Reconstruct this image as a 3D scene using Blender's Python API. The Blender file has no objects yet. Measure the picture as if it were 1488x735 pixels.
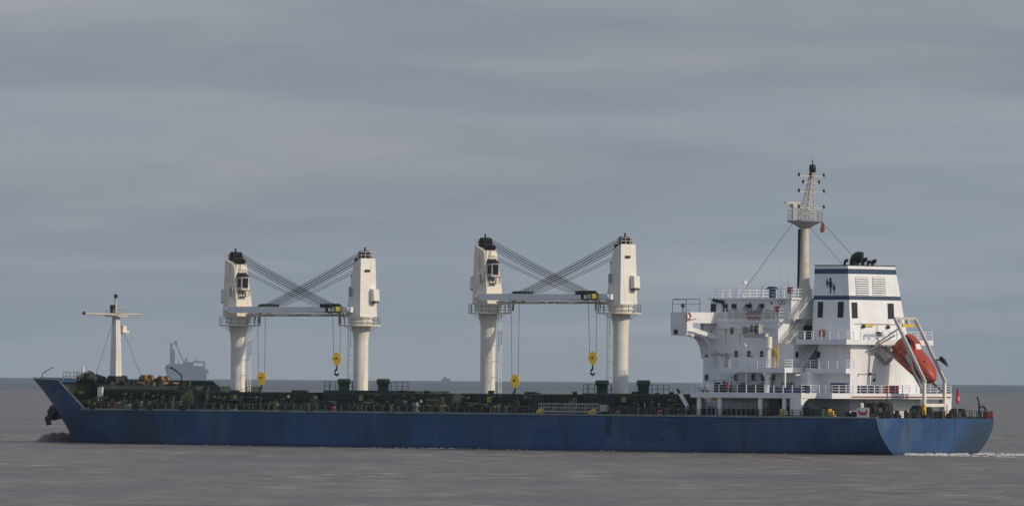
import bpy, bmesh, math, random
from mathutils import Vector, Matrix
R = math.radians
random.seed(7)
scene = bpy.context.scene
COL = scene.collection

# ------------------------------------------------------------------ camera
FPX, W0, H0 = 12500.0, 1488.0, 735.0          # focal length in photo pixels, photo size
TH = R(42)                                     # ship heading off the picture plane
CAM_H = 11.2
ROLL = math.atan(0.0073)
PITCH = math.atan((539.7 + 0.0073 * 744 - 367.5) * math.cos(ROLL) / FPX)
cam_d = bpy.data.cameras.new('camera')
cam_d.sensor_fit = 'HORIZONTAL'
cam_d.sensor_width = 36.0
cam_d.lens = 36.0 * FPX / W0
cam_d.clip_start = 1.0
cam_d.clip_end = 80000.0
cam = bpy.data.objects.new('camera', cam_d)
COL.objects.link(cam)
_fw = Vector((0, math.cos(PITCH), math.sin(PITCH)))
_up = Vector((0, -math.sin(PITCH), math.cos(PITCH)))
_rt = Vector((1, 0, 0))
c_rt = _rt * math.cos(ROLL) + _up * math.sin(ROLL)
c_up = _up * math.cos(ROLL) - _rt * math.sin(ROLL)
cam.matrix_world = Matrix(((c_rt.x, c_up.x, -_fw.x, 0), (c_rt.y, c_up.y, -_fw.y, 0),
                           (c_rt.z, c_up.z, -_fw.z, CAM_H), (0, 0, 0, 1)))
scene.camera = cam

# ------------------------------------------------------------------ light
SUN_AZ, SUN_EL = R(-28.5), R(26.5)                 # azimuth from +X towards the camera
sun_dir = Vector((math.cos(SUN_AZ) * math.cos(SUN_EL), math.sin(SUN_AZ) * math.cos(SUN_EL), math.sin(SUN_EL)))
sd = bpy.data.lights.new('sun', 'SUN')
sd.energy = 2.25
sd.angle = R(0.5)
sd.color = (1.0, 0.84, 0.62)
sun = bpy.data.objects.new('sun', sd)
sun.rotation_euler = sun_dir.to_track_quat('Z', 'Y').to_euler()
COL.objects.link(sun)

SKY_STRENGTH = 0.098
world = bpy.data.worlds.new('World')
scene.world = world
world.use_nodes = True
nt = world.node_tree
nt.nodes.clear()
def N(tree, typ, **kw):
    n = tree.nodes.new(typ)
    for k, v in kw.items():
        setattr(n, k, v)
    return n
def L(tree, a, b):
    tree.links.new(a, b)
def math_node(tree, op, a, b=None, clamp=False):
    n = N(tree, 'ShaderNodeMath', operation=op, use_clamp=clamp)
    for i, v in enumerate((a, b)):
        if v is None: continue
        if isinstance(v, (int, float)): n.inputs[i].default_value = v
        else: L(tree, v, n.inputs[i])
    return n.outputs[0]
def mixc(tree, fac, a, b, blend='MIX'):
    n = N(tree, 'ShaderNodeMix', data_type='RGBA', blend_type=blend)
    for i, v in ((0, fac), (6, a), (7, b)):
        if isinstance(v, (int, float)): n.inputs[i].default_value = v
        elif isinstance(v, tuple): n.inputs[i].default_value = (*v, 1) if len(v) == 3 else v
        else: L(tree, v, n.inputs[i])
    return n.outputs[2]
def ramp(tree, fac, stops):
    n = N(tree, 'ShaderNodeValToRGB')
    while len(n.color_ramp.elements) < len(stops): n.color_ramp.elements.new(0.5)
    for e, (p, c) in zip(n.color_ramp.elements, stops):
        e.position = p
        e.color = (*c, 1) if isinstance(c, tuple) else (c, c, c, 1)
    L(tree, fac, n.inputs[0])
    return n.outputs[0]
tc = N(nt, 'ShaderNodeTexCoord')
sep = N(nt, 'ShaderNodeSeparateXYZ')
L(nt, tc.outputs['Generated'], sep.inputs[0])
zc = math_node(nt, 'MAXIMUM', sep.outputs[2], 0.002)
cmb = N(nt, 'ShaderNodeCombineXYZ')
L(nt, sep.outputs[0], cmb.inputs[0]); L(nt, sep.outputs[1], cmb.inputs[1]); L(nt, zc, cmb.inputs[2])
sky = N(nt, 'ShaderNodeTexSky', sky_type='NISHITA')
sky.sun_disc = False
sky.sun_elevation = SUN_EL
sky.sun_rotation = math.pi / 2 - SUN_AZ
sky.air_density = 1.0
sky.dust_density = 1.5
L(nt, cmb.outputs[0], sky.inputs[0])
# stratus streaks over the whole dome: height compressed towards the horizon as a flat cloud deck appears
zz = math_node(nt, 'DIVIDE', zc, math_node(nt, 'ADD', zc, 0.12))
def streaks(sx, sz, seed, detail, dist):
    c = N(nt, 'ShaderNodeCombineXYZ')
    L(nt, math_node(nt, 'MULTIPLY', sep.outputs[0], sx), c.inputs[0])
    L(nt, math_node(nt, 'ADD', math_node(nt, 'MULTIPLY', sep.outputs[1], sx), seed), c.inputs[1])
    L(nt, math_node(nt, 'MULTIPLY', zz, sz), c.inputs[2])
    n = N(nt, 'ShaderNodeTexNoise')
    n.inputs['Scale'].default_value = 1.0
    n.inputs['Detail'].default_value = detail
    n.inputs['Roughness'].default_value = 0.5
    n.inputs['Distortion'].default_value = dist
    L(nt, c.outputs[0], n.inputs['Vector'])
    return n.outputs[0]
s1 = streaks(13, 20, 27.0, 3, 0.2)
s2 = streaks(9, 11, 11.0, 2, 0.2)
bw = N(nt, 'ShaderNodeRGBToBW'); L(nt, sky.outputs[0], bw.inputs[0])
lum = math_node(nt, 'ADD', math_node(nt, 'MULTIPLY', bw.outputs[0], 0.3), 2.35)   # a closed cloud deck evens out the clear-sky gradient
def tint(v, rgb):
    return mixc(nt, 1.0, v, rgb, 'MULTIPLY')
lum = math_node(nt, 'MULTIPLY', lum, math_node(nt, 'ADD', 1.0, math_node(nt, 'MULTIPLY', zc, 0.9)))   # an overcast brightens towards the zenith
under = tint(lum, (0.89, 1.05, 1.26))          # blue-grey cloud base
dark = tint(lum, (0.515, 0.565, 0.655))
f1 = ramp(nt, s1, [(0.46, 0.0), (0.70, 1.0)])
s4 = streaks(60, 70, 21.0, 5, 0.5)
f4 = ramp(nt, s4, [(0.35, 0.0), (0.65, 1.0)])
f2 = ramp(nt, s2, [(0.40, 0.0), (0.62, 1.0)])
# broad stratus bands running round the dome, wavering with the noise
band = math_node(nt, 'SINE', math_node(nt, 'ADD', math_node(nt, 'MULTIPLY', zz, 14.0), math_node(nt, 'ADD', math_node(nt, 'MULTIPLY', s2, 2.2), -3.17)))
f3 = math_node(nt, 'POWER', math_node(nt, 'ADD', math_node(nt, 'MULTIPLY', band, 0.5), 0.5), 1.4)
col = mixc(nt, math_node(nt, 'ADD', 0.06, math_node(nt, 'MULTIPLY', math_node(nt, 'MULTIPLY', zz, zz), 0.62)), under, sky.outputs[0])   # thinner cloud, more blue higher up
col = mixc(nt, math_node(nt, 'MULTIPLY', f3, 0.50), col, dark)
col = mixc(nt, math_node(nt, 'MULTIPLY', f2, 0.14), col, dark)
col = mixc(nt, f1, col, mixc(nt, 1.0, col, (1.26, 1.20, 1.13), 'MULTIPLY'))
col = mixc(nt, f4, col, mixc(nt, 1.0, col, (1.05, 1.035, 1.03), 'MULTIPLY'))
bg = N(nt, 'ShaderNodeBackground')
bg.inputs[1].default_value = SKY_STRENGTH
L(nt, col, bg.inputs[0])
wo = N(nt, 'ShaderNodeOutputWorld')
L(nt, bg.outputs[0], wo.inputs[0])

scene.view_settings.view_transform = 'Standard'
scene.view_settings.look = 'None'
scene.view_settings.exposure = 0.0
scene.view_settings.gamma = 1.0
scene.view_settings.use_curve_mapping = False
try:
    scene.cycles.volume_bounces = 0
    scene.cycles.max_bounces = 6
except Exception:
    pass

# ------------------------------------------------------------------ ship frame: x forward of the transom, y to port, z above water
FX, PX = Vector((-math.cos(TH), math.sin(TH), 0)), Vector((-math.sin(TH), -math.cos(TH), 0))
SHIP_O = Vector((62.4, 1263.0, 0))
SHIP_ROT = math.pi - TH
def to_world(p):
    return SHIP_O + FX * p[0] + PX * p[1] + Vector((0, 0, p[2]))
def ray(u, v):
    return _fw + c_rt * ((u - 744) / FPX) - c_up * ((v - 367.5) / FPX)
def measure(u, v, axis, val):
    """photo measurement -> ship coordinates on the plane <axis> = val (axis 0 x, 1 y)"""
    d = ray(u, v); c0 = Vector((0, 0, CAM_H)) - SHIP_O
    ax = (FX, PX, Vector((0, 0, 1)))
    t = (val - c0.dot(ax[axis])) / d.dot(ax[axis])
    return [c0.dot(a) + t * d.dot(a) for a in ax]
def qy(u, v, y):
    p = measure(u, v, 1, y); return p[0], p[2]
def qx(u, v, x):
    p = measure(u, v, 0, x); return p[1], p[2]

# ------------------------------------------------------------------ materials
def material(name, col, rough=0.55, var=0.12, scale=0.8, metal=0.0, streak=None, streak_amt=0.0, spec=0.4, bump=0.0):
    m = bpy.data.materials.new(name)
    m.use_nodes = True
    t = m.node_tree
    b = t.nodes['Principled BSDF']
    b.inputs['Roughness'].default_value = rough
    b.inputs['Metallic'].default_value = metal
    b.inputs['Specular IOR Level'].default_value = spec
    g = N(t, 'ShaderNodeNewGeometry')
    n = N(t, 'ShaderNodeTexNoise')
    n.inputs['Scale'].default_value = scale
    n.inputs['Detail'].default_value = 4
    L(t, g.outputs['Position'], n.inputs['Vector'])
    lo = tuple(c * (1 - var) for c in col)
    hi = tuple(min(1, c * (1 + var)) for c in col)
    c = ramp(t, n.outputs[0], [(0.3, lo), (0.7, hi)])
    if streak:
        mp = N(t, 'ShaderNodeMapping')
        mp.inputs['Scale'].default_value = (1.6, 1.6, 0.12)
        L(t, g.outputs['Position'], mp.inputs[0])
        n2 = N(t, 'ShaderNodeTexNoise')
        n2.inputs['Scale'].default_value = 1.0
        n2.inputs['Detail'].default_value = 5
        n2.inputs['Roughness'].default_value = 0.65
        L(t, mp.outputs[0], n2.inputs['Vector'])
        f = ramp(t, n2.outputs[0], [(0.55, 0.0), (0.78, streak_amt)])
        c = mixc(t, f, c, streak)
    L(t, c, b.inputs['Base Color'])
    if bump:
        bp = N(t, 'ShaderNodeBump')
        bp.inputs['Strength'].default_value = bump
        bp.inputs['Distance'].default_value = 0.05
        L(t, n.outputs[0], bp.inputs['Height'])
        L(t, bp.outputs[0], b.inputs['Normal'])
    return m
M = {}
M['white'] = material('white_paint', (0.77, 0.79, 0.82), 0.45, 0.06, 0.5, streak=(0.42, 0.34, 0.26), streak_amt=0.45)
M['cream'] = material('cream_crane_paint', (0.78, 0.76, 0.71), 0.5, 0.06, 0.6, streak=(0.42, 0.24, 0.10), streak_amt=0.75)
M['cream_rusty'] = material('rusty_cream_paint', (0.76, 0.71, 0.60), 0.55, 0.10, 0.9, streak=(0.40, 0.20, 0.07), streak_amt=0.9)
M['mast'] = material('mast_paint', (0.56, 0.51, 0.43), 0.5, 0.16, 1.2, streak=(0.24, 0.17, 0.11), streak_amt=0.8)
M['green'] = material('dark_green_deck_paint', (0.022, 0.040, 0.028), 0.6, 0.35, 0.45, streak=(0.06, 0.045, 0.03), streak_amt=0.5)
M['green_light'] = material('faded_green_paint', (0.125, 0.165, 0.115), 0.65, 0.25, 0.5, streak=(0.05, 0.06, 0.04), streak_amt=0.7)
M['olive'] = material('olive_paint', (0.16, 0.16, 0.07), 0.65, 0.35, 0.8, streak=(0.06, 0.06, 0.03), streak_amt=0.7)
M['vent_green'] = material('vent_green_paint', (0.035, 0.085, 0.055), 0.5, 0.2, 0.8)
M['black'] = material('black_paint', (0.012, 0.013, 0.015), 0.55, 0.2, 1.0)
M['dark_gear'] = material('dark_machinery', (0.026, 0.026, 0.024), 0.7, 0.4, 1.2, streak=(0.08, 0.05, 0.03), streak_amt=0.5)
M['rope'] = material('wire_rope', (0.028, 0.030, 0.032), 0.6, 0.2, 2.0)
M['glass'] = material('dark_glass', (0.012, 0.014, 0.018), 0.12, 0.1, 1.0, spec=0.5)
M['navy'] = material('navy_paint', (0.028, 0.055, 0.110), 0.5, 0.15, 0.8)
M['orange'] = material('orange_grp', (0.37, 0.062, 0.030), 0.42, 0.10, 0.9, streak=(0.30, 0.05, 0.03), streak_amt=0.5)
M['orange_drum'] = material('orange_drum_paint', (0.36, 0.17, 0.035), 0.65, 0.4, 2.0, streak=(0.08, 0.06, 0.03), streak_amt=0.9)
M['red'] = material('red_paint', (0.38, 0.03, 0.03), 0.5, 0.15, 1.0)
M['yellow'] = material('yellow_paint', (0.72, 0.50, 0.06), 0.5, 0.12, 1.0, streak=(0.25, 0.15, 0.04), streak_amt=0.5)
M['olive_yellow'] = material('worn_yellow_paint', (0.34, 0.30, 0.06), 0.6, 0.3, 1.5)
M['tan'] = material('rusty_tan_paint', (0.30, 0.20, 0.09), 0.75, 0.4, 1.0, streak=(0.14, 0.08, 0.04), streak_amt=0.7)
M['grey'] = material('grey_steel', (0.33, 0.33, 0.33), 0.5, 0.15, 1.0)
M['light_grey'] = material('pale_grey_steel', (0.50, 0.50, 0.49), 0.5, 0.12, 1.0)
M['alu'] = material('aluminium', (0.36, 0.37, 0.38), 0.45, 0.1, 1.5)
M['blue_locker'] = material('dark_blue_paint', (0.03, 0.05, 0.12), 0.5, 0.15, 1.0)
M['gunwale'] = material('gunwale_paint', (0.20, 0.235, 0.23), 0.6, 0.3, 0.5, streak=(0.08, 0.07, 0.06), streak_amt=0.8)
M['hatch_edge'] = material('pale_green_edge', (0.055, 0.080, 0.056), 0.6, 0.5, 0.35, streak=(0.13, 0.14, 0.08), streak_amt=0.6)  # paler green along the top edges of the hatch panels
M['rail_grey'] = material('weathered_rail_paint', (0.11, 0.125, 0.12), 0.6, 0.4, 0.3)
M['far'] = material('far_vessel_haze_grey', (0.155, 0.20, 0.28), 0.7, 0.1, 0.05)  # blue-grey with distance haze mixed into the colour
M['foam'] = material('sea_foam', (0.62, 0.60, 0.58), 0.8, 0.1, 0.5)
M['flag'] = material('red_flag_cloth', (0.50, 0.03, 0.05), 0.8, 0.1, 2.0)
M['flag_dark'] = material('dark_flag_cloth', (0.16, 0.03, 0.02), 0.8, 0.2, 2.0)
M['sign_red'] = material('sign_red_print', (0.42, 0.05, 0.06), 0.6, 0.05, 1.0)
M['mark'] = material('weathered_hull_mark', (0.13, 0.15, 0.19), 0.7, 0.5, 1.5)

def hull_material():
    m = bpy.data.materials.new('blue_hull_paint')
    m.use_nodes = True
    t = m.node_tree
    b = t.nodes['Principled BSDF']
    b.inputs['Roughness'].default_value = 0.5
    b.inputs['Specular IOR Level'].default_value = 0.18
    tcn = N(t, 'ShaderNodeTexCoord')
    ob = tcn.outputs['Object']
    n1 = N(t, 'ShaderNodeTexNoise'); n1.inputs['Scale'].default_value = 0.06; n1.inputs['Detail'].default_value = 3
    L(t, ob, n1.inputs['Vector'])
    c = ramp(t, n1.outputs[0], [(0.35, (0.021, 0.064, 0.165)), (0.5, (0.026, 0.079, 0.202)), (0.66, (0.036, 0.100, 0.240))])
    # touched-up rectangles of slightly different blue
    mp = N(t, 'ShaderNodeMapping'); mp.inputs['Scale'].default_value = (0.15, 0.34, 0.22)
    L(t, ob, mp.inputs[0])
    vo = N(t, 'ShaderNodeTexVoronoi', distance='CHEBYCHEV'); vo.inputs['Scale'].default_value = 1.0
    L(t, mp.outputs[0], vo.inputs['Vector'])
    sx = N(t, 'ShaderNodeSeparateColor'); L(t, vo.outputs['Color'], sx.inputs[0])
    pf = ramp(t, sx.outputs[0], [(0.55, 0.0), (0.9, 0.30)])
    c = mixc(t, pf, c, (0.095, 0.150, 0.190))
    pf2 = ramp(t, sx.outputs[1], [(0.7, 0.0), (0.95, 0.32)])
    c = mixc(t, pf2, c, (0.022, 0.042, 0.085))
    # run-down dirt
    mp2 = N(t, 'ShaderNodeMapping'); mp2.inputs['Scale'].default_value = (0.55, 0.75, 0.06)
    L(t, ob, mp2.inputs[0])
    n2 = N(t, 'ShaderNodeTexNoise'); n2.inputs['Scale'].default_value = 1.0; n2.inputs['Detail'].default_value = 6; n2.inputs['Roughness'].default_value = 0.6
    L(t, mp2.outputs[0], n2.inputs['Vector'])
    c = mixc(t, ramp(t, n2.outputs[0], [(0.50, 0.0), (0.74, 0.62)]), c, (0.026, 0.036, 0.050))
    mp3 = N(t, 'ShaderNodeMapping'); mp3.inputs['Scale'].default_value = (1.9, 1.9, 0.16); L(t, ob, mp3.inputs[0])
    n5 = N(t, 'ShaderNodeTexNoise'); n5.inputs['Scale'].default_value = 1.0; n5.inputs['Detail'].default_value = 4; L(t, mp3.outputs[0], n5.inputs['Vector'])
    c = mixc(t, ramp(t, n5.outputs[0], [(0.59, 0.0), (0.74, 0.7)]), c, (0.085, 0.056, 0.042))
    c = mixc(t, ramp(t, n5.outputs[0], [(0.26, 0.55), (0.40, 0.0)]), c, (0.10, 0.145, 0.18))
    n4 = N(t, 'ShaderNodeTexNoise'); n4.inputs['Scale'].default_value = 0.035; n4.inputs['Detail'].default_value = 2
    L(t, ob, n4.inputs['Vector'])
    c = mixc(t, ramp(t, n4.outputs[0], [(0.55, 0.0), (0.63, 0.7)]), c, (0.026, 0.042, 0.052))
    # scuffed band at the waterline
    sz = N(t, 'ShaderNodeSeparateXYZ'); L(t, ob, sz.inputs[0])
    wl = math_node(t, 'ADD', sz.outputs[2], math_node(t, 'MULTIPLY', n2.outputs[0], 1.2))
    c = mixc(t, ramp(t, math_node(t, 'MULTIPLY', wl, 0.5), [(0.38, 0.65), (0.62, 0.0)]), c, (0.022, 0.036, 0.075))
    L(t, c, b.inputs['Base Color'])
    # plate seams as faint relief
    br = N(t, 'ShaderNodeTexBrick'); br.inputs['Scale'].default_value = 0.16; br.inputs['Mortar Size'].default_value = 0.012
    br.inputs['Brick Width'].default_value = 1.4; br.inputs['Row Height'].default_value = 0.34
    cb = N(t, 'ShaderNodeCombineXYZ')
    L(t, math_node(t, 'ADD', sz.outputs[0], sz.outputs[1]), cb.inputs[0]); L(t, sz.outputs[2], cb.inputs[1])
    L(t, cb.outputs[0], br.inputs['Vector'])
    bp = N(t, 'ShaderNodeBump'); bp.inputs['Strength'].default_value = 0.35; bp.inputs['Distance'].default_value = 0.06; bp.invert = True
    L(t, br.outputs['Fac'], bp.inputs['Height']); L(t, bp.outputs[0], b.inputs['Normal'])
    return m
M['hull'] = hull_material()

def sea_material():
    m = bpy.data.materials.new('silty_sea_water')
    m.use_nodes = True
    t = m.node_tree
    b = t.nodes['Principled BSDF']
    g = N(t, 'ShaderNodeNewGeometry')
    P = g.outputs['Position']
    s = N(t, 'ShaderNodeSeparateXYZ'); L(t, P, s.inputs[0])
    def noise(scale, sx, sy, detail, rough=0.55):
        mp = N(t, 'ShaderNodeMapping'); mp.inputs['Scale'].default_value = (sx, sy, 1)
        L(t, P, mp.inputs[0])
        n = N(t, 'ShaderNodeTexNoise'); n.inputs['Scale'].default_value = scale
        n.inputs['Detail'].default_value = detail; n.inputs['Roughness'].default_value = rough
        L(t, mp.outputs[0], n.inputs['Vector'])
        return n.outputs[0]
    big = noise(0.002, 1, 0.35, 3)
    # silt-brown water turning to a darker slate colour far out
    d = math_node(t, 'ADD', s.outputs[1], math_node(t, 'MULTIPLY', math_node(t, 'SUBTRACT', big, 0.5), 2600.0))
    d = math_node(t, 'SUBTRACT', d, math_node(t, 'MULTIPLY', s.outputs[0], 1.6))
    zone = ramp(t, math_node(t, 'DIVIDE', d, 16000.0), [(0.10, 0.0), (0.33, 0.15), (0.42, 1.0)])
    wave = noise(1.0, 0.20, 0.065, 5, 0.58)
    wave2 = noise(1.0, 0.040, 0.012, 4, 0.6)
    glint_patch = noise(1.0, 0.010, 0.0045, 3, 0.5)
    mud_glints = ramp(t, wave, [(0.34, (0.086, 0.067, 0.057)), (0.5, (0.176, 0.141, 0.120)), (0.62, (0.262, 0.214, 0.184)), (0.73, (0.44, 0.38, 0.335))])  # sparse whitish top stop paints glints and foam flecks into the water
    mud_glints = mixc(t, ramp(t, wave2, [(0.40, 0.0), (0.60, 0.85)]), mud_glints, (0.105, 0.091, 0.086))
    mud_glints = mixc(t, ramp(t, glint_patch, [(0.42, 0.0), (0.62, 0.45)]), mud_glints, (0.190, 0.165, 0.143))  # paler patches painted for light glinting on the water
    slate = (0.060, 0.072, 0.090)
    L(t, mixc(t, zone, mud_glints, slate), b.inputs['Base Color'])
    b.inputs['Roughness'].default_value = 0.42
    b.inputs['IOR'].default_value = 1.33
    b.inputs['Specular IOR Level'].default_value = 0.30
    bp = N(t, 'ShaderNodeBump'); bp.inputs['Strength'].default_value = 0.7; bp.inputs['Distance'].default_value = 1.0
    L(t, wave, bp.inputs['Height']); L(t, bp.outputs[0], b.inputs['Normal'])
    return m
M['sea'] = sea_material()

# ------------------------------------------------------------------ mesh builder
class MB:
    def __init__(s): s.v, s.f, s.sm = [], [], []
    def add(s, vs, fs, smooth=False):
        o = len(s.v)
        s.v += [tuple(p) for p in vs]
        for f in fs: s.f.append(tuple(i + o for i in f)); s.sm.append(smooth)
        return s
    def box(s, x0, x1, y0, y1, z0, z1):
        return s.add([(x, y, z) for x in (x0, x1) for y in (y0, y1) for z in (z0, z1)],
                     [(0, 1, 3, 2), (4, 6, 7, 5), (0, 4, 5, 1), (2, 3, 7, 6), (0, 2, 6, 4), (1, 5, 7, 3)])
    def hexa(s, bot, top):
        n = len(bot)
        return s.add(list(bot) + list(top), [tuple(range(n))[::-1], tuple(range(n, 2 * n))] +
                     [(i, (i + 1) % n, n + (i + 1) % n, n + i) for i in range(n)])
    def bar(s, p, q, w, h=None, up=(0, 0, 1)):
        h = h or w
        p, q = Vector(p), Vector(q); d = (q - p).normalized(); u = Vector(up)
        if abs(d.dot(u)) > 0.97: u = Vector((1, 0, 0))
        a = d.cross(u).normalized() * w / 2; b = a.cross(d).normalized() * h / 2
        return s.hexa([p - a - b, p + a - b, p + a + b, p - a + b], [q - a - b, q + a - b, q + a + b, q - a + b])
    def tube(s, pts, r, n=6, smooth=True):
        pts = [Vector(p) for p in pts]
        rr = r if isinstance(r, (list, tuple)) else [r] * len(pts)
        vs, fs = [], []
        for i, p in enumerate(pts):
            d = (pts[min(i + 1, len(pts) - 1)] - pts[max(i - 1, 0)]).normalized()
            u = Vector((0, 0, 1)) if abs(d.z) < 0.95 else Vector((1, 0, 0))
            a = d.cross(u).normalized(); b = d.cross(a)
            for k in range(n):
                t = 2 * math.pi * k / n
                vs.append(p + (a * math.cos(t) + b * math.sin(t)) * rr[i])
        for i in range(len(pts) - 1):
            for k in range(n):
                fs.append((i * n + k, i * n + (k + 1) % n, (i + 1) * n + (k + 1) % n, (i + 1) * n + k))
        s.add(vs, fs, smooth and n > 4)
        o = (len(pts) - 1) * n
        s.add(vs[:n], [tuple(range(n))[::-1]]); s.add(vs[o:], [tuple(range(n))])
        return s
    def lathe(s, prof, n=24, c=(0, 0)):
        vs = [(c[0] + r * math.cos(2 * math.pi * k / n), c[1] + r * math.sin(2 * math.pi * k / n), z) for r, z in prof for k in range(n)]
        fs = [(i * n + k, i * n + (k + 1) % n, (i + 1) * n + (k + 1) % n, (i + 1) * n + k) for i in range(len(prof) - 1) for k in range(n)]
        s.add(vs, fs, True)
        s.add(vs[:n], [tuple(range(n))[::-1]]); s.add(vs[-n:], [tuple(range(n))])
        return s
    def prism(s, poly, axis, a, b):
        def pt(p, t):
            return (t, p[0], p[1]) if axis == 'x' else (p[0], t, p[1]) if axis == 'y' else (p[0], p[1], t)
        return s.hexa([pt(p, a) for p in poly], [pt(p, b) for p in poly])
    def sphere(s, c, r, n=10, sq=(1, 1, 1)):
        m = n // 2
        vs = [(c[0] + sq[0] * r * math.sin(math.pi * i / m) * math.cos(2 * math.pi * k / n),
               c[1] + sq[1] * r * math.sin(math.pi * i / m) * math.sin(2 * math.pi * k / n),
               c[2] + sq[2] * r * math.cos(math.pi * i / m)) for i in range(m + 1) for k in range(n)]
        return s.add(vs, [(i * n + k, i * n + (k + 1) % n, (i + 1) * n + (k + 1) % n, (i + 1) * n + k) for i in range(m) for k in range(n)], True)
    def torus(s, c, Rr, r, axis='y', n=20, m=8):
        vs = []
        for i in range(n):
            a = 2 * math.pi * i / n
            for k in range(m):
                b = 2 * math.pi * k / m
                p, q, w = (Rr + r * math.cos(b)) * math.cos(a), (Rr + r * math.cos(b)) * math.sin(a), r * math.sin(b)
                vs.append((c[0] + w, c[1] + p, c[2] + q) if axis == 'x' else (c[0] + p, c[1] + w, c[2] + q) if axis == 'y' else (c[0] + p, c[1] + q, c[2] + w))
        return s.add(vs, [(i * m + k, i * m + (k + 1) % m, ((i + 1) % n) * m + (k + 1) % m, ((i + 1) % n) * m + k) for i in range(n) for k in range(m)], True)
    def rail(s, pts, h=1.1, step=1.5, r=0.03, bars=3, post=None):
        pts = [Vector(p) for p in pts]
        post = post or r * 1.25
        for a, b in zip(pts, pts[1:]):
            for k in range(bars):
                z = Vector((0, 0, h * (k + 1) / bars))
                s.bar(a + z, b + z, r * 2)
            n = max(1, round((b - a).length / step))
            for i in range(n + 1):
                p = a.lerp(b, i / n)
                s.bar(p, p + Vector((0, 0, h)), post * 2)
        return s
    def mesh(s, name, mats):
        me = bpy.data.meshes.new(name)
        me.from_pydata(s.v, [], s.f)
        me.polygons.foreach_set('use_smooth', s.sm)
        bm = bmesh.new(); bm.from_mesh(me)
        bmesh.ops.recalc_face_normals(bm, faces=bm.faces[:])
        bm.to_mesh(me); bm.free()
        for m in (mats if isinstance(mats, (list, tuple)) else [mats]): me.materials.append(m)
        me.update()
        return me
    def islands(s):
        par = list(range(len(s.v)))
        def find(a):
            while par[a] != a:
                par[a] = par[par[a]]; a = par[a]
            return a
        for f in s.f:
            r0 = find(f[0])
            for i in f[1:]: par[find(i)] = r0
        comp = {}
        for i, p in enumerate(s.v):
            c = comp.setdefault(find(i), [list(p), list(p)])
            for k in range(3):
                c[0][k] = min(c[0][k], p[k]); c[1][k] = max(c[1][k], p[k])
        keys = list(comp)
        if len(keys) > 400: return [s]
        cp = {k: k for k in keys}
        def fc(a):
            while cp[a] != a: a = cp[a]
            return a
        for i, a in enumerate(keys):
            for b in keys[i + 1:]:
                A, B = comp[a], comp[b]
                if all(A[0][k] - 0.04 <= B[1][k] and B[0][k] - 0.04 <= A[1][k] for k in range(3)): cp[fc(a)] = fc(b)
        out = {}
        for f, sm in zip(s.f, s.sm):
            g = out.setdefault(fc(find(f[0])), (MB(), {}))
            mb, mp = g
            for i in f:
                if i not in mp: mp[i] = len(mb.v); mb.v.append(s.v[i])
            mb.f.append(tuple(mp[i] for i in f)); mb.sm.append(sm)
        return [g[0] for g in out.values()]
    def build(s, name, mat, parent=None, label=None, kind=None, split=True):
        """vertices are in the coordinates of the thing <parent> belongs to; pieces that do not touch become objects of their own"""
        if split and kind is None:
            groups = s.islands()
            if len(groups) > 1:
                first = None
                for g in groups:
                    o = g.build(name, mat, parent, label, None, False)
                    first = first or o
                return first
        o = bpy.data.objects.new(name, s.mesh(name, M[mat] if isinstance(mat, str) else mat))
        COL.objects.link(o)
        if parent is not None: o.parent = parent
        if label: o['label'] = label
        if kind: o['kind'] = kind
        return o
def tag(o, label, cat, group=None):
    o['label'] = label; o['category'] = cat
    if group: o['group'] = group
    return o
def thing(name, label, cat, p=(0, 0, 0), rot=0.0, group=None, world_loc=None):
    o = bpy.data.objects.new(name, None)
    o.empty_display_size = 0.5
    COL.objects.link(o)
    o.location = world_loc if world_loc is not None else to_world(p)
    o.rotation_euler = (0, 0, SHIP_ROT + rot)
    return tag(o, label, cat, group)
def piece(name, mesh, parent, loc=(0, 0, 0), rz=0.0):
    o = bpy.data.objects.new(name, mesh)
    COL.objects.link(o); o.parent = parent; o.location = loc; o.rotation_euler = (0, 0, rz)
    return o
def copy_thing(root, loc, rot, label, group=None):
    def cp(o, par):
        c = o.copy(); COL.objects.link(c)
        if par is not None: c.parent = par
        for ch in o.children: cp(ch, c)
        return c
    r = cp(root, None)
    r.location = loc; r.rotation_euler = (0, 0, rot)
    r['label'] = label
    if group: r['group'] = group
    return r
def lerp_tab(tab, x):
    for (a, fa), (b, fb) in zip(tab, tab[1:]):
        if x <= b:
            t = (x - a) / (b - a) if b > a else 0
            t = max(0, min(1, t))
            return fa + (fb - fa) * t
    return tab[-1][1]

# ------------------------------------------------------------------ sea
def make_sea():
    mb = MB()
    rad = [0, 250, 500, 700, 900, 1100, 1300, 1600, 2200, 3500, 6000, 10000, 16000]
    n = 96
    vs = [(0, 0, 0)]
    for r in rad[1:]:
        vs += [(r * math.cos(2 * math.pi * k / n), r * math.sin(2 * math.pi * k / n), 0) for k in range(n)]
    fs = [(0, 1 + k, 1 + (k + 1) % n) for k in range(n)]
    for i in range(len(rad) - 2):
        o = 1 + i * n
        fs += [(o + k, o + n + k, o + n + (k + 1) % n, o + (k + 1) % n) for k in range(n)]
    mb.add(vs, fs, True)
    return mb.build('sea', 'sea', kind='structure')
make_sea()

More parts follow.
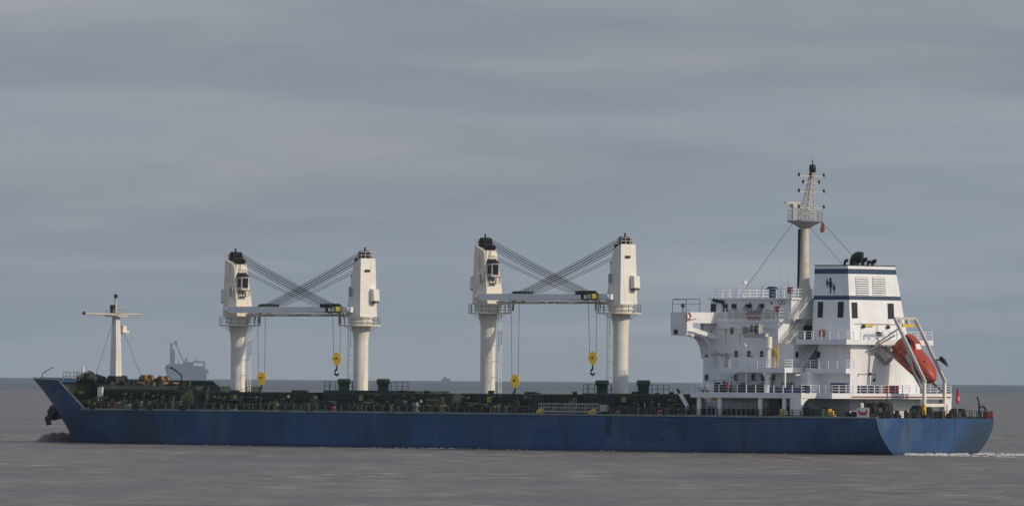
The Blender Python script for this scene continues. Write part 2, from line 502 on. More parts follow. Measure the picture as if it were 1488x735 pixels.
# ------------------------------------------------------------------ the ship
ship = thing('cargo_ship', 'large blue and white bulk carrier under way with four cream cranes along its deck', 'ship')
LEN = 186.4
STEM = [(-2.5, 178.0), (0, 178.4), (2.3, 179.5), (5.6, 181.6), (8.0, 184.0), (10.2, 186.5), (12, 188)]
WL = [(0, 9.6), (0.03, 11.4), (0.07, 13.0), (0.13, 14.0), (0.2, 14.2), (0.80, 14.2), (0.86, 13.2), (0.91, 10.8), (0.95, 7.2), (0.98, 3.4), (1.0, 0.12)]
DK = [(0, 13.6), (0.04, 14.0), (0.1, 14.2), (0.82, 14.2), (0.87, 13.9), (0.91, 12.6), (0.945, 10.0), (0.97, 6.6), (0.988, 3.3), (1.0, 0.15)]
FC = [(0, 13.6), (0.1, 14.2), (0.84, 14.2), (0.89, 13.4), (0.925, 11.4), (0.955, 8.6), (0.977, 5.6), (0.991, 2.8), (1.0, 0.2)]
UW = [(0, 7.0), (0.03, 9.0), (0.07, 11.2), (0.13, 13.2), (0.2, 14.2), (0.8, 14.2), (0.86, 13.0), (0.91, 10.4), (0.95, 6.8), (0.98, 3.2), (1.0, 0.12)]
DECK_Z = 5.35
def hb(s, z):
    lv = [(-2.5, UW), (0, WL), (DECK_Z, DK), (10.2, FC)]
    if s < 0.12 and 0 <= z <= DECK_Z:          # counter stern: rounded tuck between waterline and deck
        t = z / DECK_Z
        a, b = lerp_tab(WL, s), lerp_tab(DK, s)
        return a + (b - a) * math.sin(t * math.pi / 2) ** 0.9
    for (za, ta), (zb, tb) in zip(lv, lv[1:]):
        if z <= zb:
            t = (z - za) / (zb - za)
            return lerp_tab(ta, s) * (1 - t) + lerp_tab(tb, s) * t
    return lerp_tab(FC, s)
def stem_x(z): return lerp_tab(STEM, z)
S_ST = sorted(set([.87 + .003 * i for i in range(26)] + [0, .012, .03, .05, .08, .12, .17, .23, .3, .37, .44, .51, .58, .65, .72, .78, .82, .85] + [.86 + .006 * i for i in range(24)] + [1.0]))
def top_z(s, side):
    tab = [(0, DECK_Z), (163.0, DECK_Z), (170.0, 9.98), (180, 10.1), (186.4, 10.3)] if side > 0 else [(0, DECK_Z), (155.5, DECK_Z), (160.5, 9.95), (180, 10.1), (186.4, 10.3)]
    z = DECK_Z
    for _ in range(60): z = 0.5 * z + 0.5 * lerp_tab(tab, s * stem_x(z))
    return z
def hull_pt(s, z, side):
    return (s * stem_x(z), side * hb(s, z), z)
def make_hull():
    mb = MB()
    NZ = 14
    for side in (1, -1):
        vs, fs = [], []
        for s in S_ST:
            tz = top_z(s, side)
            for j in range(NZ + 1):
                t = j / NZ
                z = -2.5 + (DECK_Z + 2.5) * min(1, t / 0.7) if t <= 0.7 else DECK_Z + (tz - DECK_Z) * (t - 0.7) / 0.3
                vs.append(hull_pt(s, z, side))
        m = NZ + 1
        for i in range(len(S_ST) - 1):
            for j in range(NZ):
                fs.append((i * m + j, (i + 1) * m + j, (i + 1) * m + j + 1, i * m + j + 1))
        mb.add(vs, fs, True)
    # transom
    zs = [-2.5 + (DECK_Z + 2.5) * j / 12 for j in range(13)]
    vs = [hull_pt(0, z, sd_) for z in zs for sd_ in (1, -1)]
    mb.add(vs, [(2 * j, 2 * j + 1, 2 * j + 3, 2 * j + 2) for j in range(12)])
    o = mb.build('hull', 'hull', ship)
    return o
hull = make_hull()
# main deck and forecastle deck plating
def deck_strip(name, z, s0, s1, mat, parent):
    mb = MB()
    ss = [s for s in S_ST if s0 < s < s1]
    ss = [s0] + ss + [s1]
    vs = []
    for s in ss:
        w = max(0.02, hb(s, z) - 0.06)
        vs += [(s * stem_x(z), w, z), (s * stem_x(z), -w, z)]
    mb.add(vs, [(2 * i, 2 * i + 1, 2 * i + 3, 2 * i + 2) for i in range(len(ss) - 1)])
    return mb.build(name, mat, parent)
deck_strip('main_deck', DECK_Z - 0.06, 0.0008, 0.9, 'green', ship)
FCZ = 9.55
deck_strip('forecastle_deck', FCZ, 169.5 / LEN, 0.995, 'green', ship)
mb = MB(); mb.box(165.2, 169.45, -(hb(165.2 / LEN, 9.5) - 0.2), 4.8, FCZ - 0.12, FCZ - 0.004); mb.build('forecastle_deck', 'green', ship)
# gunwale strip along the port and starboard deck edge
mb = MB()
for side in (1, -1):
    end = 163.2 if side > 0 else 155.5
    xs = [i * 3.0 for i in range(int(end // 3) + 1)] + [end]
    for a, b in zip(xs, xs[1:]):
        pa, pb = hull_pt(a / LEN, DECK_Z, side), hull_pt(b / LEN, DECK_Z, side)
        mb.bar((a, pa[1], DECK_Z + 0.06), (b, pb[1], DECK_Z + 0.06), 0.22, 0.30)
mb.build('gunwale', 'gunwale', hull)
# bulwark capping of the forecastle
mb = MB()
for side in (1, -1):
    ss = [s for s in S_ST if s * stem_x(DECK_Z) > (162.6 if side > 0 else 154.5)]
    pts = [hull_pt(s, top_z(s, side), side) for s in ss]
    mb.tube(pts, 0.11, 5)
mb.build('bulwark_cap', 'gunwale', hull)
# faint marks painted on the port bow (weathered, unreadable lettering rows)
mb = MB()
for row, (v, x0, x1) in enumerate(((573.5, 73.5, 84.5), (578, 76, 86.5), (582.5, 77.5, 88))):
    n = 5
    for k in range(n):
        ua = x0 + (x1 - x0) * k / n; ub = ua + (x1 - x0) / n * 0.62
        q = []
        for (u, vv) in ((ua, v), (ub, v), (ub, v + 2.6), (ua, v + 2.6)):
            best = None
            yv = 6.0
            for _ in range(12):
                x, z = qy(u, vv, yv)
                s = min(1, x / stem_x(z)); yv = 0.5 * yv + 0.5 * (hb(s, z) + 0.05)
            x, z = qy(u, vv, yv)
            q.append(Vector((x, yv, z)))
        off = Vector((0.03, 0.05, 0))
        mb.hexa([p for p in q], [p + off for p in q])
mb.build('bow_mark', 'mark', hull)
# anchor in its bolster at the bow
mb = MB()
ax, ay = 181.6, 2.2
def A(u, v, y): 
    x, z = qy(u, v, y); return (x, y, z)
mb.hexa([A(86, 588, 1.2), A(74, 588, 1.2), A(68.5, 596, 1.2), A(69, 606, 1.2), A(78, 611, 1.2), A(92, 607, 1.2)],
        [A(86, 588, 2.6), A(74, 590, 2.6), A(69.5, 597, 2.6), A(70, 605, 2.6), A(78, 610, 2.6), A(92, 606, 2.6)])
mb.build('anchor_bolster', 'black', hull)
mb = MB()
mb.bar(A(84, 592, 3.0), A(70, 611, 3.0), 0.55)
mb.hexa([A(67, 603, 2.7), A(64.5, 607, 2.7), A(67.5, 618, 2.7), A(75, 616.5, 2.7), A(74, 606, 2.7)],
        [A(67.5, 604, 3.5), A(65.5, 607, 3.5), A(68.5, 617, 3.5), A(74, 615.5, 3.5), A(73, 607, 3.5)])
mb.hexa([A(67, 603, 1.0), A(65, 607, 1.0), A(68, 615, 1.0), A(75, 613.5, 1.0)], [A(68, 604, 1.6), A(66, 607, 1.6), A(69, 614, 1.6), A(74, 613, 1.6)])
mb.build('anchor', 'black', hull)
# pilot-ladder rungs on the port side
mb = MB()
for k in range(9):
    x, z = qy(884, 608 + k * 2.9, 14.25)
    if 0.4 < z < 5.2: mb.box(x - 0.45, x + 0.45, 14.2, 14.29, z - 0.05, z + 0.06)
x, _ = qy(884, 608, 14.25)
mb.box(x - 0.47, x - 0.41, 14.2, 14.30, 2.6, 5.3); mb.box(x + 0.41, x + 0.47, 14.2, 14.30, 2.6, 5.3)
mb.build('pilot_ladder', 'dark_gear', hull)
# freeing port and draught fairleads
mb = MB()
for (u, v) in ((962, 639),):
    x, z = qy(u, v, 14.22); mb.box(x - 0.3, x + 0.3, 14.15, 14.24, z - 0.2, z + 0.2)
mb.build('discharge_port', 'black', hull)
mb = MB()
for u, v in ((137, 596), (201, 597), (222, 597), (270, 598)):
    x, z = qy(u, v, 13.6); y = hb(x / LEN, DECK_Z)
    mb.box(x - 0.7, x + 0.7, y - 0.2, y + 0.13, 5.35, 6.1)
mb.build('fairlead', 'black', hull)

# ---- hatches and everything along the main deck
HATCHES = [(146.0, 163.0, 9.15, 'green'), (119.0, 139.0, 8.33, 'green'), (92.2, 112.2, 8.36, 'green'), (65.2, 85.4, 8.42, 'green'), (39.8, 58.2, 8.55, 'green')]
HW = 9.6
for (x0, x1, zt, cm) in HATCHES:
    zc_ = zt - 1.25
    mb = MB()
    mb.box(x0, x1, HW - 0.25, HW, DECK_Z - 0.05, zc_); mb.box(x0, x1, -HW, -HW + 0.25, DECK_Z - 0.05, zc_)
    mb.box(x0, x0 + 0.25, -HW + 0.25, HW - 0.25, DECK_Z - 0.05, zc_); mb.box(x1 - 0.25, x1, -HW + 0.25, HW - 0.25, DECK_Z - 0.05, zc_)
    n = int((x1 - x0) / 1.7)
    for k in range(n + 1):
        x = x0 + 0.1 + (x1 - x0 - 0.2) * k / n
        mb.prism([(HW, zc_ - 0.25), (HW + 0.55, zc_ - 0.25), (HW + 0.2, DECK_Z), (HW, DECK_Z)], 'x', x - 0.06, x + 0.06)
    mb.box(x0 - 0.1, x1 + 0.1, HW + 0.002, HW + 0.6, zc_ - 0.22, zc_ - 0.05)
    for k in range(8):
        y = -HW + 1.0 + (2 * HW - 2.0) * k / 7
        mb.box(x0 - 0.5, x0, y - 0.06, y + 0.06, DECK_Z, zc_ - 0.1)
    co = mb.build('hatch_coaming', 'green', ship)
    hc = MB(); hc.box(x0 + 0.1, x1 - 0.1, -HW + 0.4, HW - 0.4, zc_ - 0.1, zc_ + 0.15)
    hco = hc.build('hatch_cover', 'green', ship)
    npn = max(3, round((x1 - x0) / 5.0))
    for k in range(npn):
        a, b = x0 + (x1 - x0) * k / npn + 0.05, x0 + (x1 - x0) * (k + 1) / npn - 0.05
        pm = MB()
        pm.box(a, b, -HW + 0.05, HW + 0.15, zc_ + 0.16, zt - 0.02)
        for j in range(4):
            xx = a + (b - a) * (j + 0.5) / 4
            pm.box(xx - 0.05, xx + 0.05, HW + 0.15, HW + 0.3, zc_ + 0.2, zt - 0.63 if x0 > 145 else zt - 0.12)
        pm.build('panel', cm, hco)
        em = MB(); em.box(a, b, HW + 0.16, HW + 0.26, zt - (0.62 if x0 > 145 else 0.22), zt + 0.01); em.build('panel_edge', 'green_light' if x0 > 145 else 'hatch_edge', hco)
    # olive boxes at the aft end of the hatch
    em = MB()
    em.box(x0 - 1.7, x0 - 0.55, HW - 2.2, HW - 0.2, DECK_Z, zt - 1.5)
    em.box(x0 - 2.4, x0 - 1.95, HW - 1.0, HW - 0.4, DECK_Z, zt - 0.5)
    em.box(x0 - 2.0, x0 - 1.2, HW - 1.5, HW - 0.5, zt - 1.5, zt - 0.9)
    em.build('hatch_end_box', 'olive', ship)
# small fittings along the port side of the coamings
fm, ym, wm, pm_ = MB(), MB(), MB(), MB()
for (x0, x1, zt, cm) in HATCHES:
    x = x0 + 1.0
    while x < x1 - 0.6:
        k = random.random()
        if k < 0.35: fm.tube([(x, 12.1, DECK_Z), (x, 12.1, DECK_Z + random.uniform(0.9, 1.7))], 0.14, 6); fm.sphere((x, 12.1, DECK_Z + 1.2), 0.3, 8, (1, 1, 0.6))
        elif k < 0.6: fm.box(x, x + random.uniform(0.4, 1.2), 10.9, 11.6, DECK_Z, DECK_Z + random.uniform(0.7, 1.6))
        elif k < 0.75: wm.box(x, x + 0.14, 11.0, 11.15, DECK_Z, DECK_Z + random.uniform(0.8, 2.0))
        elif k < 0.86: q = zt - random.uniform(0.9, 2.0); ym.box(x, x + random.uniform(0.2, 0.45), HW + 0.62, HW + 0.75, q - random.uniform(0.15, 0.4), q)
        else: wm.sphere((x, HW + 0.7, zt - random.uniform(0.6, 1.4)), 0.26, 8)
        x += random.uniform(0.8, 2.2)
for y, z, r in ((12.6, 5.9, 0.10), (12.9, 6.15, 0.07), (12.3, 6.3, 0.08)):
    pm_.tube([(36, y, z), (80, y, z), (164, y - 1.0 if y > 12.5 else y, z)], r, 6)
for k in range(40): pm_.box(37 + 3.1 * k, 37.15 + 3.1 * k, 11.9, 13.0, DECK_Z, 6.3)
fm.build('deck_fitting', 'green', ship, kind=None); ym.build('yellow_deck_fitting', 'olive_yellow', ship)
wm.build('white_deck_fitting', 'light_grey', ship); pm_.build('deck_piping', 'dark_gear', ship)
random.seed(23)
clut = {'green': MB(), 'olive': MB(), 'dark_gear': MB(), 'green_light': MB(), 'gunwale': MB()}
for k in range(520):
    x = random.uniform(38, 163)
    m = random.choices(list(clut), (5, 1.3, 5, 1.6, 1.2))[0]
    y = random.uniform(10.4, 13.2)
    q = random.random()
    b = clut[m]
    if q < 0.35: w, h = random.uniform(0.15, 0.6), random.uniform(0.3, 1.7); b.box(x - w, x + w, y - w * 0.5, y + w * 0.5, DECK_Z, DECK_Z + h)
    elif q < 0.6: h = random.uniform(0.8, 2.2); b.box(x - 0.07, x + 0.07, y - 0.07, y + 0.07, DECK_Z, DECK_Z + h); b.box(x - 0.3, x + 0.3, y - 0.1, y + 0.1, DECK_Z + h - 0.15, DECK_Z + h)
    elif q < 0.8: r = random.uniform(0.15, 0.35); b.lathe([(r, DECK_Z), (r, DECK_Z + 0.9), (r * 1.5, DECK_Z + 0.95), (r * 1.3, DECK_Z + 1.25)], 8, (x, y))
    else: l = random.uniform(0.8, 3.0); z = random.uniform(5.6, 7.4); b.tube([(x, y, z), (x + l, y, z)], random.uniform(0.05, 0.13), 5)
for m, b in clut.items(): b.build('deck_clutter', m, ship, kind='stuff')
# small fittings standing on the hatch covers
ft = MB()
for (x0, x1, zt, cm) in HATCHES:
    for k in range(5):
        x = random.uniform(x0 + 1, x1 - 1); y = random.uniform(4, 9)
        w, h = random.uniform(0.2, 0.7), random.uniform(0.12, 0.45)
        ft.box(x - w, x + w, y - w, y + w, zt - 0.05, zt + h)
ft.build('cover_fitting', 'dark_gear', ship)
ym2 = MB()
for k in range(60):
    x = random.uniform(40, 163); z = random.uniform(6.3, 8.1)
    if any(a + 0.5 < x < b - 0.5 for a, b, c, d in HATCHES): ym2.box(x - random.uniform(.1, .35), x + random.uniform(.1, .35), HW + 0.62, HW + 0.8, z - 0.15, z + 0.18)
ym2.build('hatch_cleat', 'olive', ship, kind='stuff')
# yellow plates at the crane feet, read off the photograph
mb = MB()
for u, v in ((341, 578), (524, 578), (710, 580), (906, 581)):
    x, z = qy(u, v, HW + 0.8); mb.box(x - 0.4, x + 0.4, HW + 0.62, HW + 0.75, z - 0.45, z + 0.45)
mb.build('yellow_plate', 'olive_yellow', ship)
mb = MB()
x, z = qy(111, 569.5, 8.0); mb.box(x - 1.5, x + 1.5, 8.0, 8.1, z - 0.22, z + 0.22)
mb.build('yellow_bow_plate', 'yellow', ship)
# port and starboard deck-edge railing
mb = MB()
for side in (1, -1):
    pts = [hull_pt(x / LEN, DECK_Z, side) for x in (36.2, 60, 90, 120, 150, 158, 163.5)]
    mb.rail([(p[0], p[1] - side * 0.25, DECK_Z + 0.1) for p in pts], 1.05, 1.75, 0.022, 3, 0.045)
mb.build('deck_railing', 'rail_grey', ship)
# dark gear amidships below the gangway davits
mb = MB()
x0, z0 = qy(783, 600, 13.6); x1, _ = qy(870, 600, 13.6)
mb.box(x0 + 0.1, x0 + 1.9, 12.6, 13.8, DECK_Z, 7.9); mb.box(x1 - 0.3, x1 + 0.3, 12.6, 13.8, DECK_Z, 7.2)
x, z = qy(908, 600, 13.4); mb.box(x - 2.5, x + 2.5, 12.2, 13.5, DECK_Z, 6.9)
mb.build('gangway_winch', 'dark_gear', ship)

# ---- crane houses with mushroom ventilators (beside the second and fourth crane)
for (ua, ub, vtop, uv1, uv2, vt) in ((470, 577, 566.5, 500, 557, 550), (846, 955, 571, 875, 935, 552)):
    yw = 6.0
    xa, zt = qy(ua, vtop, yw); xb, _ = qy(ub, vtop, yw)
    mb = MB(); mb.box(xb, xa, -6.0, yw, DECK_Z, zt)
    ho = mb.build('crane_house', 'green', ship)
    rl = MB()
    xv, _ = qy(uv1, vt, 4.0)
    rl.rail([(xa - 0.1, -3.0, zt), (xa - 0.1, yw - 0.1, zt), (xv + 1.3, yw - 0.1, zt)], 1.35, 1.2, 0.024, 2)
    rl.rail([(xv - 1.4, yw - 0.1, zt), (xv - 3.6, yw - 0.1, zt)], 1.35, 1.1, 0.024, 2)
    xv, _ = qy(uv2, vt, 4.0)
    rl.rail([(xv - 1.3, yw - 0.1, zt), (xv - 3.4, yw - 0.1, zt), (xv - 3.4, 2.0, zt)], 1.35, 1.2, 0.024, 2)
    rl.build('railing', 'dark_gear', ho)
    for uv in (uv1, uv2):
        x, zz_ = qy(uv, vt, 4.0)
        vm = MB(); vm.lathe([(0.85, zt), (0.85, zz_ - 0.85), (1.05, zz_ - 0.8), (1.05, zz_ - 0.15), (0.9, zz_)], 16, (x, 4.0))
        vm.box(x - 0.12, x + 0.12, 4.8, 5.0, zt, zz_ - 0.8)
        vm.build('ventilator', 'vent_green', ho)

# ---- forecastle: bulkhead, breakwater, foremast and gear
mb = MB()
wb = hb(165 / LEN, 9.5) - 0.15
def section(x, y_in, side, z1):
    zs = [DECK_Z + (z1 - DECK_Z) * k / 6 for k in range(7)]
    return [(y_in, z1), (y_in, DECK_Z)] + [(side * (hb(x / stem_x(z), z) - 0.2), z) for z in zs]
mb.prism(section(165.2, 4.9, -1, FCZ - 0.45), 'x', 165.0, 165.25)
mb.prism(section(169.6, 5.0, 1, FCZ + 0.02), 'x', 169.4, 169.6)
mb.box(165.25, 169.4, 4.75, 4.98, DECK_Z, FCZ - 0.1)
fb = mb.build('forecastle_bulkhead', 'green', ship)
mb = MB(); mb.box(164.85, 165.3, -wb, 5.02, FCZ - 0.45, FCZ + 0.12); mb.build('bulkhead_coaming', 'tan', fb)
random.seed(41)
mb = MB()
for k in range(34):
    y = random.uniform(-wb + 0.3, 4.6); w, h = random.uniform(0.1, 0.5), random.uniform(0.2, 0.9)
    mb.box(164.3, 164.84, y - w, y + w, FCZ - 0.6, FCZ - 0.45 + h)
mb.build('bulkhead_fitting', 'dark_gear', ship, kind='stuff')
# cream locker and red fittings below the break of the forecastle
mb = MB()
x, z = qy(145, 573, 10.6); mb.box(x - 0.5, x + 0.5, 10.3, 10.6, z - 1.2, z + 1.2)
mb.build('cream_locker', 'cream', ship)
mb = MB()
for u, v in ((165, 592), (150, 593)):
    x, z = qy(u, v, 12.4); mb.box(x - 0.5, x + 0.4, 12.2, 12.7, z - 0.35, z + 0.4)
mb.build('red_hydrant', 'red', ship)
fmast = MB()
mx, mzb = qy(168, 552, 0); _, mzt = qy(168, 460, 0)
fmast.hexa([(mx - 0.72, -0.68, FCZ), (mx + 0.72, -0.68, FCZ), (mx + 0.72, 0.68, FCZ), (mx - 0.72, 0.68, FCZ)],
           [(mx - 0.45, -0.45, mzt), (mx + 0.45, -0.45, mzt), (mx + 0.45, 0.45, mzt), (mx - 0.45, 0.45, mzt)])
fo = fmast.build('foremast', 'cream', ship)
mb = MB(); mb.box(mx - 0.95, mx + 0.95, -0.9, 0.9, FCZ, FCZ + 1.1); mb.build('mast_foot', 'dark_gear', fo)
mb = MB()
mb.box(mx - 1.5, mx + 1.3, -1.2, 1.2, mzt, mzt + 0.2)
mb.rail([(mx - 1.4, 1.1, mzt + 0.2), (mx + 1.2, 1.1, mzt + 0.2), (mx + 1.2, -1.1, mzt + 0.2), (mx - 1.4, -1.1, mzt + 0.2)], 0.9, 0.9, 0.025, 2)
mb.build('platform', 'mast', fo)
mb = MB()
for ue in (122, 206):
    # yards run athwartships
    ye, ze = qx(ue, 457.5, mx)
    mb.tube([(mx, 0.5 if ye > 0 else -0.5, mzt + 0.35), (mx, ye, mzt + 0.42)], [0.2, 0.12], 8)
mb.build('yard', 'mast', fo)
mb = MB()
ztip = qy(163, 432, 0)[1]
mb.tube([(mx, 0.1, mzt + 0.2), (mx, 0.1, ztip)], 0.17, 8)
mb.build('topmast', 'mast', fo)
mb = MB()
mb.box(mx - 0.15, mx + 0.5, 0.35, 0.9, ztip - 2.5, ztip - 1.2); mb.box(mx - 0.2, mx + 0.2, -0.1, 0.3, ztip - 0.1, ztip + 0.5)
mb.sphere((mx, qx(122, 457.5, mx)[0], mzt + 0.5), 0.28, 8)
mb.build('mast_light', 'black', fo)
mb = MB()
y1, z1 = qx(174, 482, mx)
mb.box(mx - 0.7, mx + 0.7, y1 - 1.5, y1, z1 - 0.15, z1 + 0.15); mb.box(mx - 0.4, mx + 0.4, y1 - 1.2, y1 - 0.3, z1 + 0.15, z1 + 1.0)
mb.bar((mx, 0, z1 - 0.5), (mx, y1 - 1.4, z1 - 0.1), 0.15)
mb.build('fog_horn', 'cream_rusty', fo)
mb = MB()
for k in range(26):
    z = FCZ + 1.3 + k * 0.4
    if z < mzt - 0.3: mb.box(mx - 0.80 + 0.27 * (z - FCZ) / (mzt - FCZ), mx - 0.74 + 0.27 * (z - FCZ) / (mzt - FCZ), -0.2, 0.2, z, z + 0.06)
mb.build('ladder', 'grey', fo)
mb = MB()
for ue, ve in ((191, 541), (137, 541)):
    yb, zb = (-9, FCZ + 0.3)
    sx = 1 if ue < 160 else -1
    mb.tube([(mx, 0.3 * sx, mzt + 0.2), (mx - 4 * (1 if sx < 0 else -1) * 0.3, 5.5 * sx * 0.6 if sx > 0 else -4.5, FCZ + 1.2)], 0.028, 4)
mb.build('stay', 'rope', fo)
# forecastle gear
mb = MB()
x, z = qy(62, 550, 0.5)
mb.tube([(185.6, 0.2, 9.9), (185.4, 0.2, 11.0), (184.0, -0.8, 12.0)], 0.07, 6)
mb.build('jackstaff', 'dark_gear', ship)
mb = MB()
x, z = qy(120.5, 550, -1.0)
mb.tube([(x, -1.0, FCZ), (x, -1.0, FCZ + 2.5)], 0.22, 8)
mb.build('bell_post', 'white', ship)
mb = MB()
for (ua, ub) in ((92, 102), (107, 115)):
    xa, za = qy(ua, 541, 4.0); xb, _ = qy(ub, 541, 4.0)
    mb.rail([(xa, 4.0, FCZ + 0.3), (xb, 4.0, FCZ + 0.3), (xb, 1.5, FCZ + 0.3)], za - FCZ - 0.2, 0.8, 0.04, 2)
mb.build('fairlead_frame', 'grey', ship)
mb = MB()
xa, za = qy(240 + 25, 548, -6.0)
xb, zb = qy(250, 534, -6.0)
xc, zc2 = qy(264, 545, -6.0); xd, _ = qy(264, 556, -6.0)
mb.tube([(xd, -6.0, 8.0), (xc, -6.0, zc2), (xb, -6.0, zb)], 0.13, 6)
mb.box(xb - 0.1, xb + 0.4, -6.2, -5.8, zb - 0.2, zb + 0.1)
mb.build('hose_davit', 'black', ship)
# starboard bulwark wing with the sloped end, and hose reel
mb = MB()
P_ = [A(250, 553, -12.9), A(309, 553, -12.9), A(328, 570, -12.9), A(328, 580, -12.9), A(250, 580, -12.9)]
mb.prism([(p[0], p[2]) for p in P_], 'y', -13.0, -12.8)
mb.build('bulwark_wing', 'green', ship)
# dark clutter over the bow
mb = MB()
random.seed(11)
for u0, u1, n in ((112, 150, 22), (150, 182, 8), (182, 265, 16)):
    for k in range(n):
        u = random.uniform(u0, u1); y = random.uniform(-9, 0) if u > 150 else random.uniform(-3, 4)
        x, _ = qy(u, 550, y)
        if x < 165.4 or x > 180: continue
        h = random.uniform(0.5, 1.2) + (0.9 * max(0, 1 - abs(u - 131) / 16))
        w = random.uniform(0.2, 0.5)
        if abs(y) + w > hb(x / LEN, 9.5) - 0.3: continue
        if u < 150: mb.sphere((x, y, FCZ + h * 0.45), h * 0.55, 8, (1.1, 1.0, 1.0)); continue
        if random.random() < 0.5: mb.lathe([(w * 0.6, FCZ), (w * 0.6, FCZ + h * 0.7), (w * 0.8, FCZ + h * 0.75), (w * 0.4, FCZ + h)], 8, (x, y))
        else: mb.box(x - w, x + w, y - w * 0.6, y + w * 0.6, FCZ, FCZ + h)
mb.build('forecastle_fitting', 'dark_gear', ship)
# mooring winches: a thing each
def winch(name, label, x, y, z, s=1.0, drum='orange_drum', group=None):
    t = thing(name, label, 'winch', (x, y, z), 0, group)
    mb = MB()
    mb.box(-0.9 * s, 0.9 * s, -1.7 * s, 1.7 * s, 0, 0.25 * s)
    for yy in (-1.55, -0.5, 0.55, 1.6):
        mb.prism([(-0.55 * s, 0.25 * s), (0.55 * s, 0.25 * s), (0.3 * s, 1.3 * s), (-0.3 * s, 1.3 * s)], 'y', yy * s - 0.09 * s, yy * s + 0.09 * s)
    mb.build('frame', 'dark_gear', t)
    for ya, yb in ((-1.4, -0.6), (0.65, 1.5)):
        dm = MB()
        pts = [(0, ya * s + (yb - ya) * s * q, 0.95 * s) for q in (0, 0.06, 0.061, 0.94, 0.941, 1)]
        dm.tube(pts, [0.85 * s, 0.85 * s, 0.6 * s, 0.6 * s, 0.85 * s, 0.85 * s], 16)
        dm.build('drum', drum, t)
    gm = MB(); gm.box(-0.5 * s, 0.5 * s, -0.4 * s, 0.45 * s, 0.25 * s, 1.2 * s); gm.tube([(0, 1.7 * s, 0.95 * s), (0, 2.2 * s, 0.95 * s)], [0.3 * s, 0.42 * s], 12)
    gm.build('gearbox', 'vent_green', t)
    return t
def on_fc(u, y):
    return max(165.9, qy(u, 552, y)[0])
winch('mooring_winch', 'mooring winch with dull orange drums near the bow tip left of the foremast', on_fc(132, 1.5), 1.5, FCZ, 0.62, group='mooring winches on the forecastle')
winch('mooring_winch', 'mooring winch with bright orange drum midway between foremast and hose davit', on_fc(214, -6.5), -6.5, FCZ, 0.74, group='mooring winches on the forecastle')
winch('mooring_winch', 'mooring winch with orange drum closest to the dark bent hose davit', on_fc(238, -9.3), -9.3, FCZ, 0.66, group='mooring winches on the forecastle')

